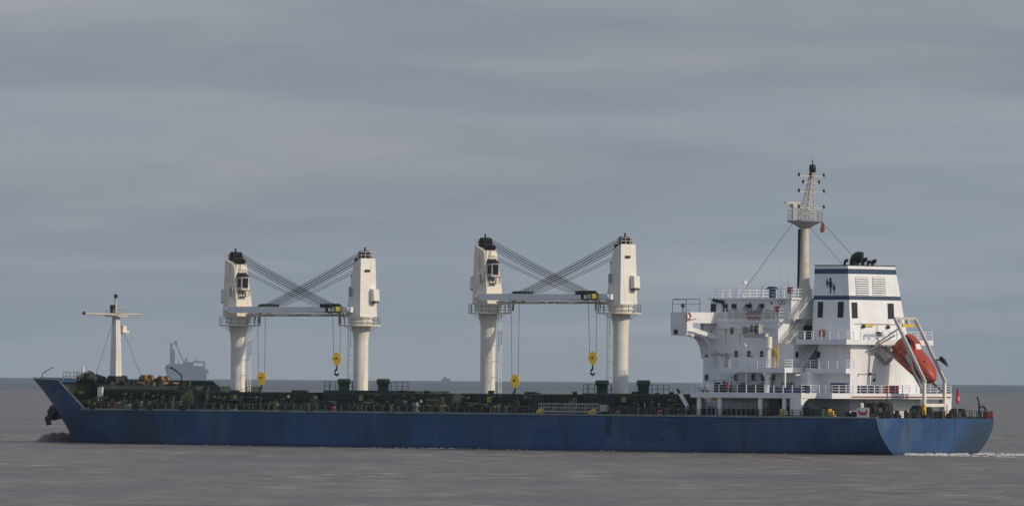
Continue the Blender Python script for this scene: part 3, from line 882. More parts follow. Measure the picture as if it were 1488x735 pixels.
# ---- deck cranes
SLEW = R(6)
def deck_crane(label, x, plat, toward_aft, top_dz=0.0):
    """local frame: +x along the jib; origin on the centreline at the deck"""
    rot = math.pi - SLEW if toward_aft else -SLEW
    t = thing('deck_crane', label, 'crane', (x, 0, DECK_Z), rot, 'cream deck cranes of the cargo ship')
    Z0 = DECK_Z
    zp = plat - Z0                                 # platform height above deck
    mb = MB()
    mb.lathe([(1.30, -0.05), (1.16, 1.2), (1.16, zp - 2.6), (1.2, zp - 2.0), (1.4, zp - 0.9), (1.5, zp - 0.2)], 32)
    mb.build('pedestal', 'cream', t)
    mb = MB()
    for k in range(36):
        a0, a1 = 2 * math.pi * k / 36, 2 * math.pi * (k + 1) / 36
        def rr(a): return 3.1 + 0.9 * max(0, math.cos(a)) ** 2
        mb.hexa([(1.5 * math.cos(a0), 1.5 * math.sin(a0), zp - 0.2), (rr(a0) * math.cos(a0), rr(a0) * math.sin(a0), zp - 0.2), (rr(a1) * math.cos(a1), rr(a1) * math.sin(a1), zp - 0.2), (1.5 * math.cos(a1), 1.5 * math.sin(a1), zp - 0.2)],
                [(1.5 * math.cos(a0), 1.5 * math.sin(a0), zp), (rr(a0) * math.cos(a0), rr(a0) * math.sin(a0), zp), (rr(a1) * math.cos(a1), rr(a1) * math.sin(a1), zp), (1.5 * math.cos(a1), 1.5 * math.sin(a1), zp)])
    for k in range(8):
        a = 2 * math.pi * k / 8 + 0.2
        mb.bar((1.3 * math.cos(a), 1.3 * math.sin(a), zp - 1.1), (2.7 * math.cos(a), 2.7 * math.sin(a), zp - 0.2), 0.06)
    po = mb.build('platform', 'cream_rusty', t)
    mb = MB()
    ring = [((3.0 + 0.9 * max(0, math.cos(a)) ** 2) * math.cos(a), (3.0 + 0.9 * max(0, math.cos(a)) ** 2) * math.sin(a), zp) for a in [2 * math.pi * k / 18 for k in range(19)]]
    mb.rail(ring, 1.25, 1.3, 0.026, 3)
    mb.build('railing', 'grey', po)
    mb = MB()
    mb.lathe([(1.7, zp), (1.7, zp + 0.3), (1.95, zp + 0.35), (1.95, zp + 0.62), (1.75, zp + 0.64), (1.75, zp + 0.95), (2.1, zp + 1.0), (2.1, zp + 1.3)], 32)
    mb.build('slewing_ring', 'cream', t)
    # housing: vertical back, raked jib side, chamfered flanks
    zb, zt = zp + 1.28, zp + 10.35 + top_dz
    mb = MB()
    bot = [(-1.75, -1.75), (-1.75, 1.75), (-0.2, 2.0), (1.7, 1.65), (1.7, -1.65), (-0.2, -2.0)]
    top = [(-1.55, -1.5, zt), (-1.55, 1.5, zt), (-1.0, 1.6, zt - 0.2), (0.35, 1.35, zt - 0.85), (0.35, -1.35, zt - 0.85), (-1.0, -1.6, zt - 0.2)]
    mb.hexa([(a, b, zb) for a, b in bot], top)
    ho = mb.build('housing', 'cream_rusty' if toward_aft else 'cream', t)
    mb = MB()
    mb.box(-1.80, -1.72, -0.25, 0.75, zt - 2.1, zt - 1.75)
    mb.build('back_vent', 'black', ho)
    side = -1 
    mb = MB()
    mb.hexa([(-1.75, -1.5, zt - 6.7), (-2.65, -1.5, zt - 6.6), (-2.65, -0.35, zt - 6.6), (-1.75, -0.35, zt - 6.7)],
            [(-1.7, -1.5, zt - 4.7), (-2.5, -1.5, zt - 4.85), (-2.5, -0.35, zt - 4.85), (-1.7, -0.35, zt - 4.7)])
    vo = mb.build('vent_box', 'cream', ho)
    mb = MB(); mb.box(-2.6, -1.85, -1.4, -0.45, zt - 6.95, zt - 6.72); mb.build('vent_outlet', 'dark_gear', ho)
    mb = MB(); mb.box(0.2, 0.75, -1.98, -1.85, zb + 3.2, zb + 4.6); mb.box(0.2, 0.75, 1.85, 1.98, zb + 3.2, zb + 4.6)
    mb.build('side_door', 'grey', ho)
    # operator cab on the jib side
    cz = zt - 4.9
    y0c, y1c, uf = -1.0, 0.5, 1.95
    mb = MB()
    mb.hexa([(0.9, y0c, cz), (uf - 0.1, y0c, cz), (uf - 0.1, y1c, cz), (0.9, y1c, cz)],
            [(0.6, y0c, cz + 2.1), (uf, y0c, cz + 2.1), (uf, y1c, cz + 2.1), (0.6, y1c, cz + 2.1)])
    cb = mb.build('cab', 'light_grey', t)
    mb = MB()
    mb.hexa([(0.5, y0c - 0.1, cz + 2.1), (uf + 0.1, y0c - 0.1, cz + 2.1), (uf + 0.1, y1c + 0.1, cz + 2.1), (0.5, y1c + 0.1, cz + 2.1)], [(0.4, y0c + 0.25, cz + 2.75), (1.3, y0c + 0.25, cz + 2.75), (1.3, y1c - 0.25, cz + 2.75), (0.4, y1c - 0.25, cz + 2.75)])
    mb.build('cab_roof', 'black', cb)
    mb = MB()
    mb.hexa([(uf - 0.09, y0c + 0.2, cz + 0.35), (uf - 0.05, y0c + 0.2, cz + 0.35), (uf - 0.05, y1c - 0.2, cz + 0.35), (uf - 0.09, y1c - 0.2, cz + 0.35)], [(uf - 0.01, y0c + 0.2, cz + 1.9), (uf + 0.03, y0c + 0.2, cz + 1.9), (uf + 0.03, y1c - 0.2, cz + 1.9), (uf - 0.01, y1c - 0.2, cz + 1.9)])
    mb.build('front_window', 'glass', cb)
    mb = MB()
    mb.box(1.0, uf - 0.25, y0c - 0.04, y0c, cz + 0.5, cz + 1.8); mb.box(1.0, uf - 0.25, y1c, y1c + 0.04, cz + 0.5, cz + 1.8)
    mb.build('side_window', 'glass', cb)
    mb = MB()
    mb.box(1.1, uf + 0.2, y0c, y1c, cz - 0.12, cz - 0.002); mb.rail([(1.25, y1c - 0.05, cz - 0.95), (uf + 0.1, y1c - 0.05, cz - 0.95), (uf + 0.1, y0c + 0.05, cz - 0.95), (1.25, y0c + 0.05, cz - 0.95)], 0.85, 0.7, 0.03, 2)
    mb.box(1.2, uf + 0.1, y0c + 0.05, y1c - 0.05, cz - 1.02, cz - 0.95)
    mb.build('cab_step', 'dark_gear', cb)
    # head sheaves
    mb = MB()
    for yy in (-0.75, -0.25, 0.25, 0.75):
        mb.tube([(-0.7, yy - 0.12, zt + 0.55), (-0.7, yy + 0.12, zt + 0.55)], 0.62, 14)
        mb.tube([(0.3, yy - 0.1, zt - 0.35), (0.3, yy + 0.1, zt - 0.35)], 0.42, 12)
    mb.box(-1.2, -0.2, -1.0, 1.0, zt - 0.15, zt + 0.35); mb.box(-0.9, -0.5, -0.95, 0.95, zt + 0.3, zt + 1.05)
    mb.tube([(-0.8, 0, zt + 1.0), (-0.8, 0, zt + 1.7)], 0.15, 6)
    mb.build('head_sheave', 'black', t)
    mb = MB()
    mb.rail([(-1.45, -1.4, zt), (-1.45, 1.4, zt), (-1.0, 1.5, zt - 0.1)], 1.0, 1.0, 0.035, 2)
    mb.tube([(-1.4, -1.0, zt), (-1.4, -1.0, zt + 1.5)], 0.06, 6)
    mb.build('top_railing', 'light_grey', t)
    # twin-arm jib
    zj, JL = zp + 2.35, 24.2
    mb = MB()
    for sy in (-1, 1):
        secs = [(-0.55, 2.35, 0.42), (1.5, 2.3, 0.50), (8, 1.85, 0.50), (17, 1.2, 0.42), (JL, 0.8, 0.28)]
        for (xa, ya, ha), (xb, yb, hb_) in zip(secs, secs[1:]):
            mb.hexa([(xa, sy * ya - 0.3, zj - ha), (xa, sy * ya + 0.3, zj - ha), (xa, sy * ya + 0.3, zj + ha), (xa, sy * ya - 0.3, zj + ha)],
                    [(xb, sy * yb - 0.3, zj - hb_), (xb, sy * yb + 0.3, zj - hb_), (xb, sy * yb + 0.3, zj + hb_), (xb, sy * yb - 0.3, zj + hb_)])
    for xx in (4.5, 9, 13.5, 18, 22):
        w = lerp_tab([(1.5, 2.3), (8, 1.85), (17, 1.2), (JL, 0.8)], xx) - 0.3
        mb.box(xx - 0.3, xx + 0.3, -w, w, zj - 0.35, zj + 0.35)
    jb = mb.build('jib', 'white', t)
    mb = MB()
    for sy in (-1, 1): mb.sphere((0.1, sy * 2.72, zj), 0.42, 10, (1, 0.5, 1))
    mb.build('pivot_pin', 'white', jb)
    mb = MB()
    for xx, ln in ((5.2, 1.9), (12.0, 1.6), (20.2, 1.0)):
        mb.hexa([(xx - ln * 0.8, -1.4, zj - 1.02), (xx + ln * 0.8, -1.4, zj - 1.02), (xx + ln * 0.8, 1.4, zj - 1.02), (xx - ln * 0.8, 1.4, zj - 1.02)],
                [(xx - ln, -1.5, zj - 0.64), (xx + ln, -1.5, zj - 0.64), (xx + ln, 1.5, zj - 0.64), (xx - ln, 1.5, zj - 0.64)])
    mb.build('jib_walkway', 'cream', jb)
    mb = MB()
    mb.box(JL - 3.0, JL - 0.2, -0.45, 0.45, zj - 0.3, zj + 0.95)
    for yy in (-0.95, 0.95): mb.tube([(JL - 1.0, yy - 0.18, zj + 0.1), (JL - 1.0, yy + 0.18, zj + 0.1)], 0.7, 14)
    mb.box(JL - 3.1, JL - 1.2, -1.2, 1.2, zj - 0.35, zj + 0.9)
    mb.build('jib_head', 'black', jb)
    mb = MB()
    mb.box(JL - 0.5, JL + 0.5, -1.0, 1.0, zj - 0.25, zj + 0.5)
    mb.tube([(JL + 0.1, 0.0, zj), (JL + 0.3, 0.0, zj - 2.1)], 0.16, 6); mb.tube([(JL + 0.1, 0.7, zj), (JL + 0.6, 0.7, zj - 1.6)], 0.10, 6)
    mb.build('jib_end', 'olive_yellow', jb)
    # topping wires
    for (xa, za, xb) in ((-0.5, zt + 1.1, JL - 0.8), (-0.4, zt + 0.75, JL - 1.5), (0.45, zt - 0.0, JL - 2.9), (0.5, zt - 0.35, JL - 3.6), (0.55, zt - 1.6, JL - 5.2)):
        mb = MB()
        sag = 0.18
        for yy in (-0.45, 0.45):
            pts = []
            for k in range(9):
                q = k / 8
                pts.append((xa + (xb - xa) * q, yy, za + (zj + 0.62 - za) * q - 4 * sag * q * (1 - q)))
            mb.tube(pts, 0.042, 5)
        mb.build('topping_wire', 'rope', t)
    # access ladder down the pedestal
    mb = MB()
    lx = 2.75
    zl0 = 3.2 if toward_aft else 3.2
    for yy in (-0.28, 0.28):
        mb.bar((lx, yy, zl0 - 3.2), (lx, yy, zp - 0.2), 0.07)
    k = 0.2
    while k < zp - 0.3:
        mb.bar((lx, -0.28, k), (lx, 0.28, k), 0.05); k += 0.38
    for zz2 in (3.4, 5.6, 8.0, 10.4):
        if zz2 < zp - 1: mb.bar((1.1, 0, zz2), (lx, 0, zz2), 0.07)
    for zz2 in [2.6 + 0.9 * q for q in range(int((zp - 3) / 0.9))]:
        arc = [(lx + 0.35 * math.sin(b) + 0.05, 0.35 * math.cos(b), zz2) for b in [math.pi * q / 6 for q in range(7)]]
        mb.tube(arc, 0.025, 4)
    mb.build('ladder', 'cream', t)
    return t, JL, zj + Z0, rot, x
GR_H = 'yellow hook blocks hanging from the crane jibs'
def hook_block(label, crane, zc_world):
    _, JL, zj, rot, x = crane
    d = JL - 0.35
    px, py = x + d * math.cos(rot), d * math.sin(rot)
    t = thing('hook_block', label, 'crane hook', (px, py, zc_world), 0.5, GR_H)
    mb = MB()
    prof = [(0, 1.35), (0.5, 1.0), (0.72, 0.45), (0.55, -0.1), (0.18, -0.75), (-0.18, -0.75), (-0.55, -0.1), (-0.72, 0.45), (-0.5, 1.0)]
    mb.prism(prof, 'y', 0.1, 0.34); mb.prism(prof, 'y', -0.34, -0.1)
    mb.build('cheek_plate', 'yellow', t)
    mb = MB(); mb.tube([(0, -0.1, 0.4), (0, 0.1, 0.4)], 0.68, 16); mb.tube([(0, -0.42, 0.4), (0, 0.42, 0.4)], 0.15, 8)
    mb.build('sheave', 'black', t)
    mb = MB()
    mb.tube([(0, 0, -0.7), (0, 0, -1.5)], 0.13, 6)
    mb.tube([(0.0, 0, -1.3), (0.28, 0, -1.6), (0.3, 0, -2.0), (0.0, 0, -2.25), (-0.28, 0, -2.1), (-0.3, 0, -1.85)], [0.15, 0.16, 0.18, 0.18, 0.14, 0.06], 8)
    mb.build('hook', 'black', t)
    for sx in (-1, 1):
        mb = MB()
        w = zj - zc_world
        mb.tube([(sx * 0.5, 0, 0.6), (sx * (0.75 if sx > 0 else 0.55), 0, w)], 0.035, 5)
        mb.build('hoist_wire', 'rope', t)
    return t
cr1 = deck_crane('cream deck crane nearest the bow, rusty housing with cab facing the stern', 142.0, 18.85, True)
cr2 = deck_crane('cream deck crane second from the bow, plain housing with blank back', 115.5, 18.87, False)
cr3 = deck_crane('taller cream crane amidships with cab facing the white superstructure', 88.8, 20.82, True)
cr4 = deck_crane('taller cream crane nearest the white superstructure, blank back facing it', 61.65, 20.82, False)
hook_block('yellow hook block hanging low close to the crane nearest the bow', cr2, qy(379, 552, 0)[1])
hook_block('yellow hook block hanging higher beside the second crane from the bow', cr1, qy(488, 524, 0)[1])
hook_block('yellow hook block hanging low close to the taller midship crane', cr4, qy(743, 556, 0)[1])
hook_block('yellow hook block hanging higher beside the crane nearest the superstructure', cr3, qy(863, 523, 0)[1])

# ---- accommodation
ZA0, ZA, ZB0, ZB, ZC0, ZC, ZD0, ZD, ZE0, ZE = 8.15, 8.95, 11.9, 12.65, 15.3, 16.0, 19.3, 19.85, 22.7, 22.95
HWA = 8.3
mb = MB()
mb.box(17.6, 38.0, -HWA, HWA, DECK_Z, ZB0 + 0.1)
mb.box(20.5, 37.99, -HWA + 0.002, HWA - 0.002, ZB0 + 0.1, ZC + 0.2)
mb.box(23.4, 38.0, -HWA, HWA, ZC + 0.2, ZD0 + 0.02)
acc = mb.build('accommodation_block', 'white', ship)
# aft bay that closes the stair well towards the engine casing
mb = MB()
mb.box(16.2, 20.4, -HWA + 0.4, 2.2, DECK_Z, ZC)
mb.box(18.0, 23.3, -HWA + 0.5, 0.2, ZC, ZD0)
mb.build('stair_house', 'white', ship)
def slab(name, poly, z0, z1, parent=ship, mat='white'):
    mb = MB(); mb.prism(poly, 'z', z0, z1); return mb.build(name, mat, parent)
# deck A: full beam with a notch before the stern gallery
dA = slab('boat_deck', [(35.7, 13.8), (14.2, 13.8), (14.2, 9.5), (10.9, 9.5), (10.9, 13.9), (8.3, 13.9), (8.3, -13.9), (35.7, -13.8)], ZA0, ZA)
mb = MB()
mb.rail([(35.5, 13.7, ZA), (14.3, 13.7, ZA), (14.3, 9.6, ZA)], 1.15, 1.75, 0.03, 3, 0.055)
mb.rail([(10.8, 13.8, ZA), (8.4, 13.8, ZA), (8.4, -13.8, ZA)], 1.15, 1.6, 0.03, 3, 0.045)
mb.rail([(35.6, 13.7, ZA), (35.6, 8.5, ZA)], 1.15, 1.6, 0.03, 3)
mb.build('railing', 'white', dA)
mb = MB()
for u in (1016, 1046, 1105, 1140):
    x, _ = qy(u, 590, 13.5); mb.box(x - 0.32, x + 0.32, 13.35, 13.65, DECK_Z, ZA0)
mb.box(14.3, 16.4, 13.2, 13.78, DECK_Z, ZA0)                       # broad pillar
mb.box(8.32, 9.9, -13.85, -12.9, DECK_Z, ZA0)
mb.prism([(13.2, ZA0 - 1.0), (13.2, ZA0), (11.9, ZA0), (12.3, ZA0 - 0.2), (12.9, ZA0 - 0.55)], 'x', 14.3, 14.7)
mb.prism([(-12.9, ZA0 - 1.0), (-12.9, ZA0), (-11.6, ZA0), (-12.0, ZA0 - 0.2), (-12.6, ZA0 - 0.55)], 'x', 8.32, 8.8)
mb.build('pillar', 'white', dA)
# deck B
dB = slab('upper_deck', [(31.5, 12.0), (19.0, 12.0), (19.0, 3.0), (20.4, 3.0), (20.4, HWA - 0.1), (31.5, HWA - 0.1)], ZB0, ZB)
mb = MB()
mb.rail([(31.4, 8.4, ZB), (31.4, 11.9, ZB), (19.1, 11.9, ZB), (19.1, 3.2, ZB)], 1.15, 1.75, 0.03, 3, 0.05)
mb.build('railing', 'white', dB)
mb = MB()
x, _ = qy(1140, 555, 11.8); mb.box(x - 0.12, x + 0.12, 11.6, 11.85, ZA, ZB0)
x, _ = qy(1113, 555, 11.5); mb.lathe([(0.36, ZA), (0.36, ZB0 - 1.0), (0.85, ZB0)], 14, (x, 11.2))
x, _ = qy(1084, 555, 11.8); mb.box(x - 0.06, x + 0.06, 11.7, 11.82, ZA, ZB0)
mb.build('pillar', 'white', dB)
# bridge deck
dD = slab('bridge_deck', [(38.35, 8.45), (23.1, 8.45), (23.1, -8.45), (38.35, -8.45)], ZD0, ZD)
mb = MB()
mb.rail([(35.2, 8.35, ZD), (23.2, 8.35, ZD), (23.2, -8.0, ZD)], 1.5, 1.55, 0.03, 3, 0.06)
mb.build('railing', 'white', dD)
mb = MB(); mb.box(24.0, 26.5, 8.28, 8.33, ZD, ZD + 1.35); mb.box(29.5, 33.2, 8.28, 8.33, ZD, ZD + 1.35); mb.build('wind_dodger', 'light_grey', dD)
# wheelhouse
mb = MB()
mb.box(22.0, 37.7, -7.0, 7.0, ZD, ZE0)
wh = mb.build('wheelhouse', 'white', ship)
mb = MB(); mb.box(29.2, 31.6, 7.0, 7.12, ZD, ZE0 - 0.1); mb.build('pilaster', 'white', wh)
mI = slab('monkey_island', [(38.0, 7.25), (21.7, 7.25), (21.7, -7.25), (38.0, -7.25)], ZE0, ZE)
mb = MB()
mb.rail([(36.7, 7.1, ZE), (21.9, 7.1, ZE), (21.9, -7.0, ZE), (36.7, -7.0, ZE), (36.7, 7.1, ZE)], 1.3, 1.5, 0.03, 3, 0.045)
mb.build('railing', 'white', mI)
# windows: one shared mesh each, port wall
def add_windows(parent, lst, y, w, h, name='window', mat='glass', frame='light_grey'):
    me = MB().box(-w / 2, w / 2, 0, 0.035, -h / 2, h / 2).mesh(name, M[mat])
    fr = MB()
    for (a, b, c, d) in ((-w / 2 - .07, -w / 2, -h / 2 - .07, h / 2 + .07), (w / 2, w / 2 + .07, -h / 2 - .07, h / 2 + .07), (-w / 2, w / 2, h / 2, h / 2 + .07), (-w / 2, w / 2, -h / 2 - .07, -h / 2)):
        fr.box(a, b, 0, 0.07, c, d)
    fme = fr.mesh('window_frame', M[frame])
    for u, v in lst:
        x, z = qy(u, v, y)
        piece(name, me, parent, (x, y + 0.002, z))
        piece('window_frame', fme, parent, (x, y + 0.002, z))
add_windows(acc, [(1027, 514), (1070, 514), (1088.5, 514), (1107, 514), (1124, 514), (1027, 548), (1069.5, 548), (1095, 548), (1109, 548), (1124, 548), (1064, 480.5), (1082, 480.5), (1100, 480.5)], HWA, 0.62, 0.85)
add_windows(wh, [(1037, 447), (1054, 447), (1067, 447), (1107, 447)], 7.0, 1.0, 1.15)
add_windows(wh, [(1088, 447)], 7.13, 1.3, 1.1)
# aft wall windows
def add_windows_aft(parent, lst, x, w, h, name='window', mat='glass'):
    me = MB().box(-0.035, 0, -w / 2, w / 2, -h / 2, h / 2).mesh(name, M[mat])
    for u, v in lst:
        y, z = qx(u, v, x); piece(name, me, parent, (x - 0.002, y, z))
add_windows_aft(acc, [(1158, 515)], 20.5, 0.6, 0.85)
random.seed(31)
wf, wp, we = MB(), MB(), MB()
for k in range(20):
    x = random.uniform(24, 37); z = random.choice((10.9, 11.4, 14.2, 14.9, 18.1, 18.7)) + random.uniform(-.3, .3)
    if random.random() < 0.5: wf.sphere((x, HWA + 0.12, z), random.uniform(0.10, 0.16), 6)
    else: wf.box(x - 0.14, x + 0.14, HWA, HWA + 0.15, z - 0.14, z + 0.18)
for k in range(12):
    x = random.uniform(24, 36); z0 = random.choice((9.0, 12.7, 16.2))
    wp.tube([(x, HWA + 0.1, z0), (x, HWA + 0.1, z0 + random.uniform(1.5, 3.0))], 0.05, 5)
for z in (10.7, 14.6, 18.3): wp.tube([(24, HWA + 0.12, z), (36.5, HWA + 0.12, z)], 0.035, 4)
for k in range(26):
    x = random.uniform(16.5, 34); y = random.uniform(8.8, 11.0); w, h = random.uniform(0.2, 0.7), random.uniform(0.5, 1.5)
    if random.random() < 0.6: we.box(x - w, x + w, y - 0.3, y + 0.3, ZA, ZA + h)
    else: we.lathe([(w * 0.5, ZA), (w * 0.5, ZA + h), (w * 0.3, ZA + h + 0.2)], 8, (x, y))
wf.build('wall_fitting', 'grey', ship, kind='stuff'); wp.build('wall_pipe', 'light_grey', ship, kind='stuff'); we.build('deck_equipment', 'dark_gear', ship, kind='stuff')
# front of the bridge (hidden from here, seen from ahead)
for k in range(9):
    y = -6.2 + 12.4 * k / 8
    piece('window', MB().box(0, 0.04, -0.55, 0.55, -0.55, 0.55).mesh('window', M['glass']), wh, (37.7, y, 21.6))
# doors
mb = MB(); x, z = qy(1056, 518, HWA); mb.box(x - 0.45, x + 0.45, HWA, HWA + 0.05, ZB, ZB + 2.1)
mb.build('door', 'light_grey', acc)
mb = MB(); mb.box(18.0 - 0.06, 18.0, -2.6, -0.9, ZC + 0.1, ZC + 2.6); mb.build('door', 'dark_gear', ship)
mb = MB(); y, z = qx(1174, 480, 23.4); mb.box(23.3, 23.39, y - 1.0, y + 1.0, ZC + 0.9, ZC + 2.9); mb.build('doorway_shade_panel', 'dark_gear', acc)  # flat dark panel painting the shade of a door recess
# bridge wings
for sd_ in (1, -1):
    mb = MB()
    def yz(*pts): return [(sd_ * a, b) for a, b in pts]
    def pr(poly, a, b):
        mb.prism(poly, 'x', a, b)
    zt = 20.75
    # aft and fore web plates with the triangular lightening hole
    for xa, xb in ((35.5, 35.62), (38.48, 38.6)):
        pr(yz((15.0, 19.15), (15.0, zt), (7.0, zt), (7.0, 19.15)), xa, xb)
        pr(yz((15.0, 18.0), (15.0, 19.15), (13.6, 19.15), (13.6, 17.9)), xa, xb)
        pr(yz((13.6, 17.9), (13.6, 18.5), (12.6, 18.3), (7.8, 17.3), (7.8, 16.6)), xa, xb)
        pr(yz((8.3, 16.6), (8.3, 19.15), (7.0, 19.15), (7.0, 16.6)), xa, xb)
    pr(yz((15.0, 17.3), (15.0, zt), (14.88, zt), (14.88, 17.3)), 35.5, 38.6)
    pr(yz((14.88, ZD0), (14.88, ZD), (8.46, ZD), (8.46, ZD0)), 35.62, 38.48)
    pr(yz((14.88, 17.3), (14.88, 17.5), (12.4, 17.5), (10.6, 17.2), (9.4, 16.6), (8.7, 15.7), (8.32, 14.4), (8.32, 14.0), (8.3, 13.9), (8.3, 16.5), (10, 17.3), (12.4, 17.42)), 36.6, 38.4)
    wo_ = mb.build('bridge_wing', 'white', ship)
    mb = MB()
    for xx in (35.7, 38.4):
        mb.tube([(xx, sd_ * 14.9, zt), (xx, sd_ * 14.9, 22.55), (xx, sd_ * 14.6, 22.7), (xx, sd_ * 11.8, 22.7)], 0.045, 5)
    mb.tube([(35.7, sd_ * 14.8, 22.62), (38.4, sd_ * 14.8, 22.62)], 0.045, 5); mb.tube([(35.7, sd_ * 14.9, 22.0), (38.4, sd_ * 14.9, 22.0)], 0.035, 5)
    mb.tube([(35.7, sd_ * 11.8, 22.7), (38.4, sd_ * 11.8, 22.7)], 0.045, 5)
    for xx in (35.7, 38.4): mb.tube([(xx, sd_ * 11.8, 22.7), (xx, sd_ * 11.8, zt)], 0.045, 5)
    mb.tube([(35.7, sd_ * 14.9, 22.0), (35.7, sd_ * 11.8, 22.0)], 0.035, 5)
    mb.build('awning_frame', 'navy', wo_)
    mb = MB()
    if sd_ > 0:
        x, z = qy(982, 482, 15.0); mb.box(x - 0.4, x + 0.4, 15.0, 15.03, z - 0.35, z + 0.35)
    else: mb.box(37.6, 38.4, -15.03, -15.0, 17.6, 18.3)
    mb.build('scuttle', 'glass', wo_)
    mb = MB(); mb.lathe([(0.2, 17.0), (0.45, 17.2), (0.45, 17.5)], 12, (35.2, sd_ * 14.3)); mb.build('wing_light', 'white', wo_)
    mb = MB(); mb.sphere((36.6, sd_ * 14.6, 21.7), 0.32, 10); mb.tube([(36.6, sd_ * 14.6, zt - 0.5), (36.6, sd_ * 14.6, 21.5)], 0.08, 6); mb.build('gyro_repeater', 'navy', wo_)
# small dark spot lights and AC unit on the wheelhouse
mb = MB()
x, z = qy(1043, 437.5, 7.1)
for k in range(4): mb.sphere((x - 0.55 * k + 0.6, 7.25, z + 0.15 - 0.1 * k), 0.28, 8)
mb.build('flood_light', 'dark_gear', wh)
mb = MB()
for u, v in ((1090, 440), (1121, 440)):
    x, z = qy(u, v, 7.1); mb.sphere((x, 7.1, z), 0.17, 8)
mb.build('vent_cap', 'navy', wh)
# initials on the wheelhouse side and the name board on the rail
def text_mesh(body, size, mat, thick=0.01, space=1.0):
    cu = bpy.data.curves.new('text', 'FONT')
    cu.body = body; cu.size = size; cu.extrude = thick; cu.align_x = 'CENTER'; cu.align_y = 'CENTER'
    cu.space_character = space
    ob = bpy.data.objects.new('text', cu)
    COL.objects.link(ob)
    dg = bpy.context.evaluated_depsgraph_get()
    me = bpy.data.meshes.new_from_object(ob.evaluated_get(dg))
    bpy.data.objects.remove(ob); bpy.data.curves.remove(cu)
    me.materials.clear(); me.materials.append(M[mat])
    return me
def put_text(name, body, size, mat, parent, x, y, z, bold=0.0, space=1.0):
    me = text_mesh(body, size, mat, 0.012, space)
    o = bpy.data.objects.new(name, me); COL.objects.link(o); o.parent = parent
    # text lies in the x-z plane, read from port: right-hand side of the text points aft
    o.matrix_local = Matrix(((-1, 0, 0, x), (0, 0, 1, y), (0, 1, 0, z), (0, 0, 0, 1)))
    return o
x0_, z0_ = qy(1086, 458, 8.45); x1_, z1_ = qy(1105, 458, 8.45)
mb = MB(); mb.box(x1_ - 0.15, x0_ + 0.15, 8.41, 8.46, z0_ - 0.75, z0_ + 0.85)
nb = mb.build('name_board', 'light_grey', ship)
put_text('name_lettering', 'ZAFER', 0.95, 'black', nb, (x0_ + x1_) / 2, 8.475, z0_ + 0.42, space=1.08)
mb = MB()
for k in range(7):
    x = x0_ - (x0_ - x1_) * (k + 0.5) / 7; mb.box(x - 0.13, x + 0.13, 8.46, 8.475, z0_ - 0.55, z0_ - 0.2)
mb.build('red_marking', 'sign_red', nb)
x, z = qy(1136, 439, 7.02); put_text('painted_initials', 'QG', 0.95, 'navy', wh, x, 7.02, z)
mb = MB()
for u, v, y, w, h in ((1130, 449, 7.05, 0.75, 0.85),):
    x, z = qy(u, v, y); mb.box(x - w / 2, x + w / 2, y - 0.05, y + 0.2, z - h / 2, z + h / 2)
mb.build('fire_box', 'red', wh)
# ladders between the decks (port-side stairs)
def stair(u0, v0, u1, v1, x, w=0.9, parent=ship):
    y0, z0 = qx(u0, v0, x); y1, z1 = qx(u1, v1, x)
    mb = MB()
    for dx in (-w / 2, w / 2):
        mb.bar((x + dx, y0, z0), (x + dx, y1, z1), 0.09, 0.26)
        mb.bar((x + dx, y0, z0 + 0.95), (x + dx, y1, z1 + 0.95), 0.07)
        mb.bar((x + dx, y0, z0 + 0.5), (x + dx, y1, z1 + 0.5), 0.05)
        for q in (0, 0.33, 0.66, 1):
            yy, zz3 = y0 + (y1 - y0) * q, z0 + (z1 - z0) * q
            mb.bar((x + dx, yy, zz3), (x + dx, yy, zz3 + 0.95), 0.07)
    n = int((z1 - z0) / 0.24)
    for k in range(n):
        q = (k + 0.5) / n
        yy, zz3 = y0 + (y1 - y0) * q, z0 + (z1 - z0) * q
        mb.box(x - w / 2, x + w / 2, yy - 0.13, yy + 0.13, zz3 - 0.02, zz3 + 0.02)
    return mb.build('stairs', 'light_grey', parent)
stair(1150, 466, 1176, 432, 21.2)
stair(1140, 501, 1168, 466, 22.4)
stair(1162, 531, 1187, 497, 18.8)
# radar mast
mbx, mbz = 25.4, ZE
zpl = qy(1170, 321, 0)[1]
mb = MB()
mb.lathe([(1.15, ZE), (1.1, ZE + 1.2), (0.82, ZE + 2.0), (0.62, zpl - 1.2)], 24, (mbx, 0))
rm = mb.build('radar_mast', 'mast', ship)
mb = MB(); mb.lathe([(0.66, zpl - 1.15), (1.6, zpl - 0.55), (2.5, zpl - 0.18), (2.6, zpl - 0.12), (2.6, zpl + 0.05)], 24, (mbx, 0)); mb.build('platform', 'grey', rm)  # grey, not mast paint, to put underside shade into the colour
mb = MB(); mb.tube([(mbx + 0.55, 0.6, ZE), (mbx + 0.55, 0.45, zpl - 1.2)], 0.28, 8); mb.build('exhaust_line', 'black', rm)
mb = MB()
mb.rail([(mbx + 2.45 * math.cos(a), 2.45 * math.sin(a), zpl + 0.05) for a in [2 * math.pi * k / 10 for k in range(11)]], 1.5, 1.4, 0.03, 2)
mb.build('platform_railing', 'mast', rm)
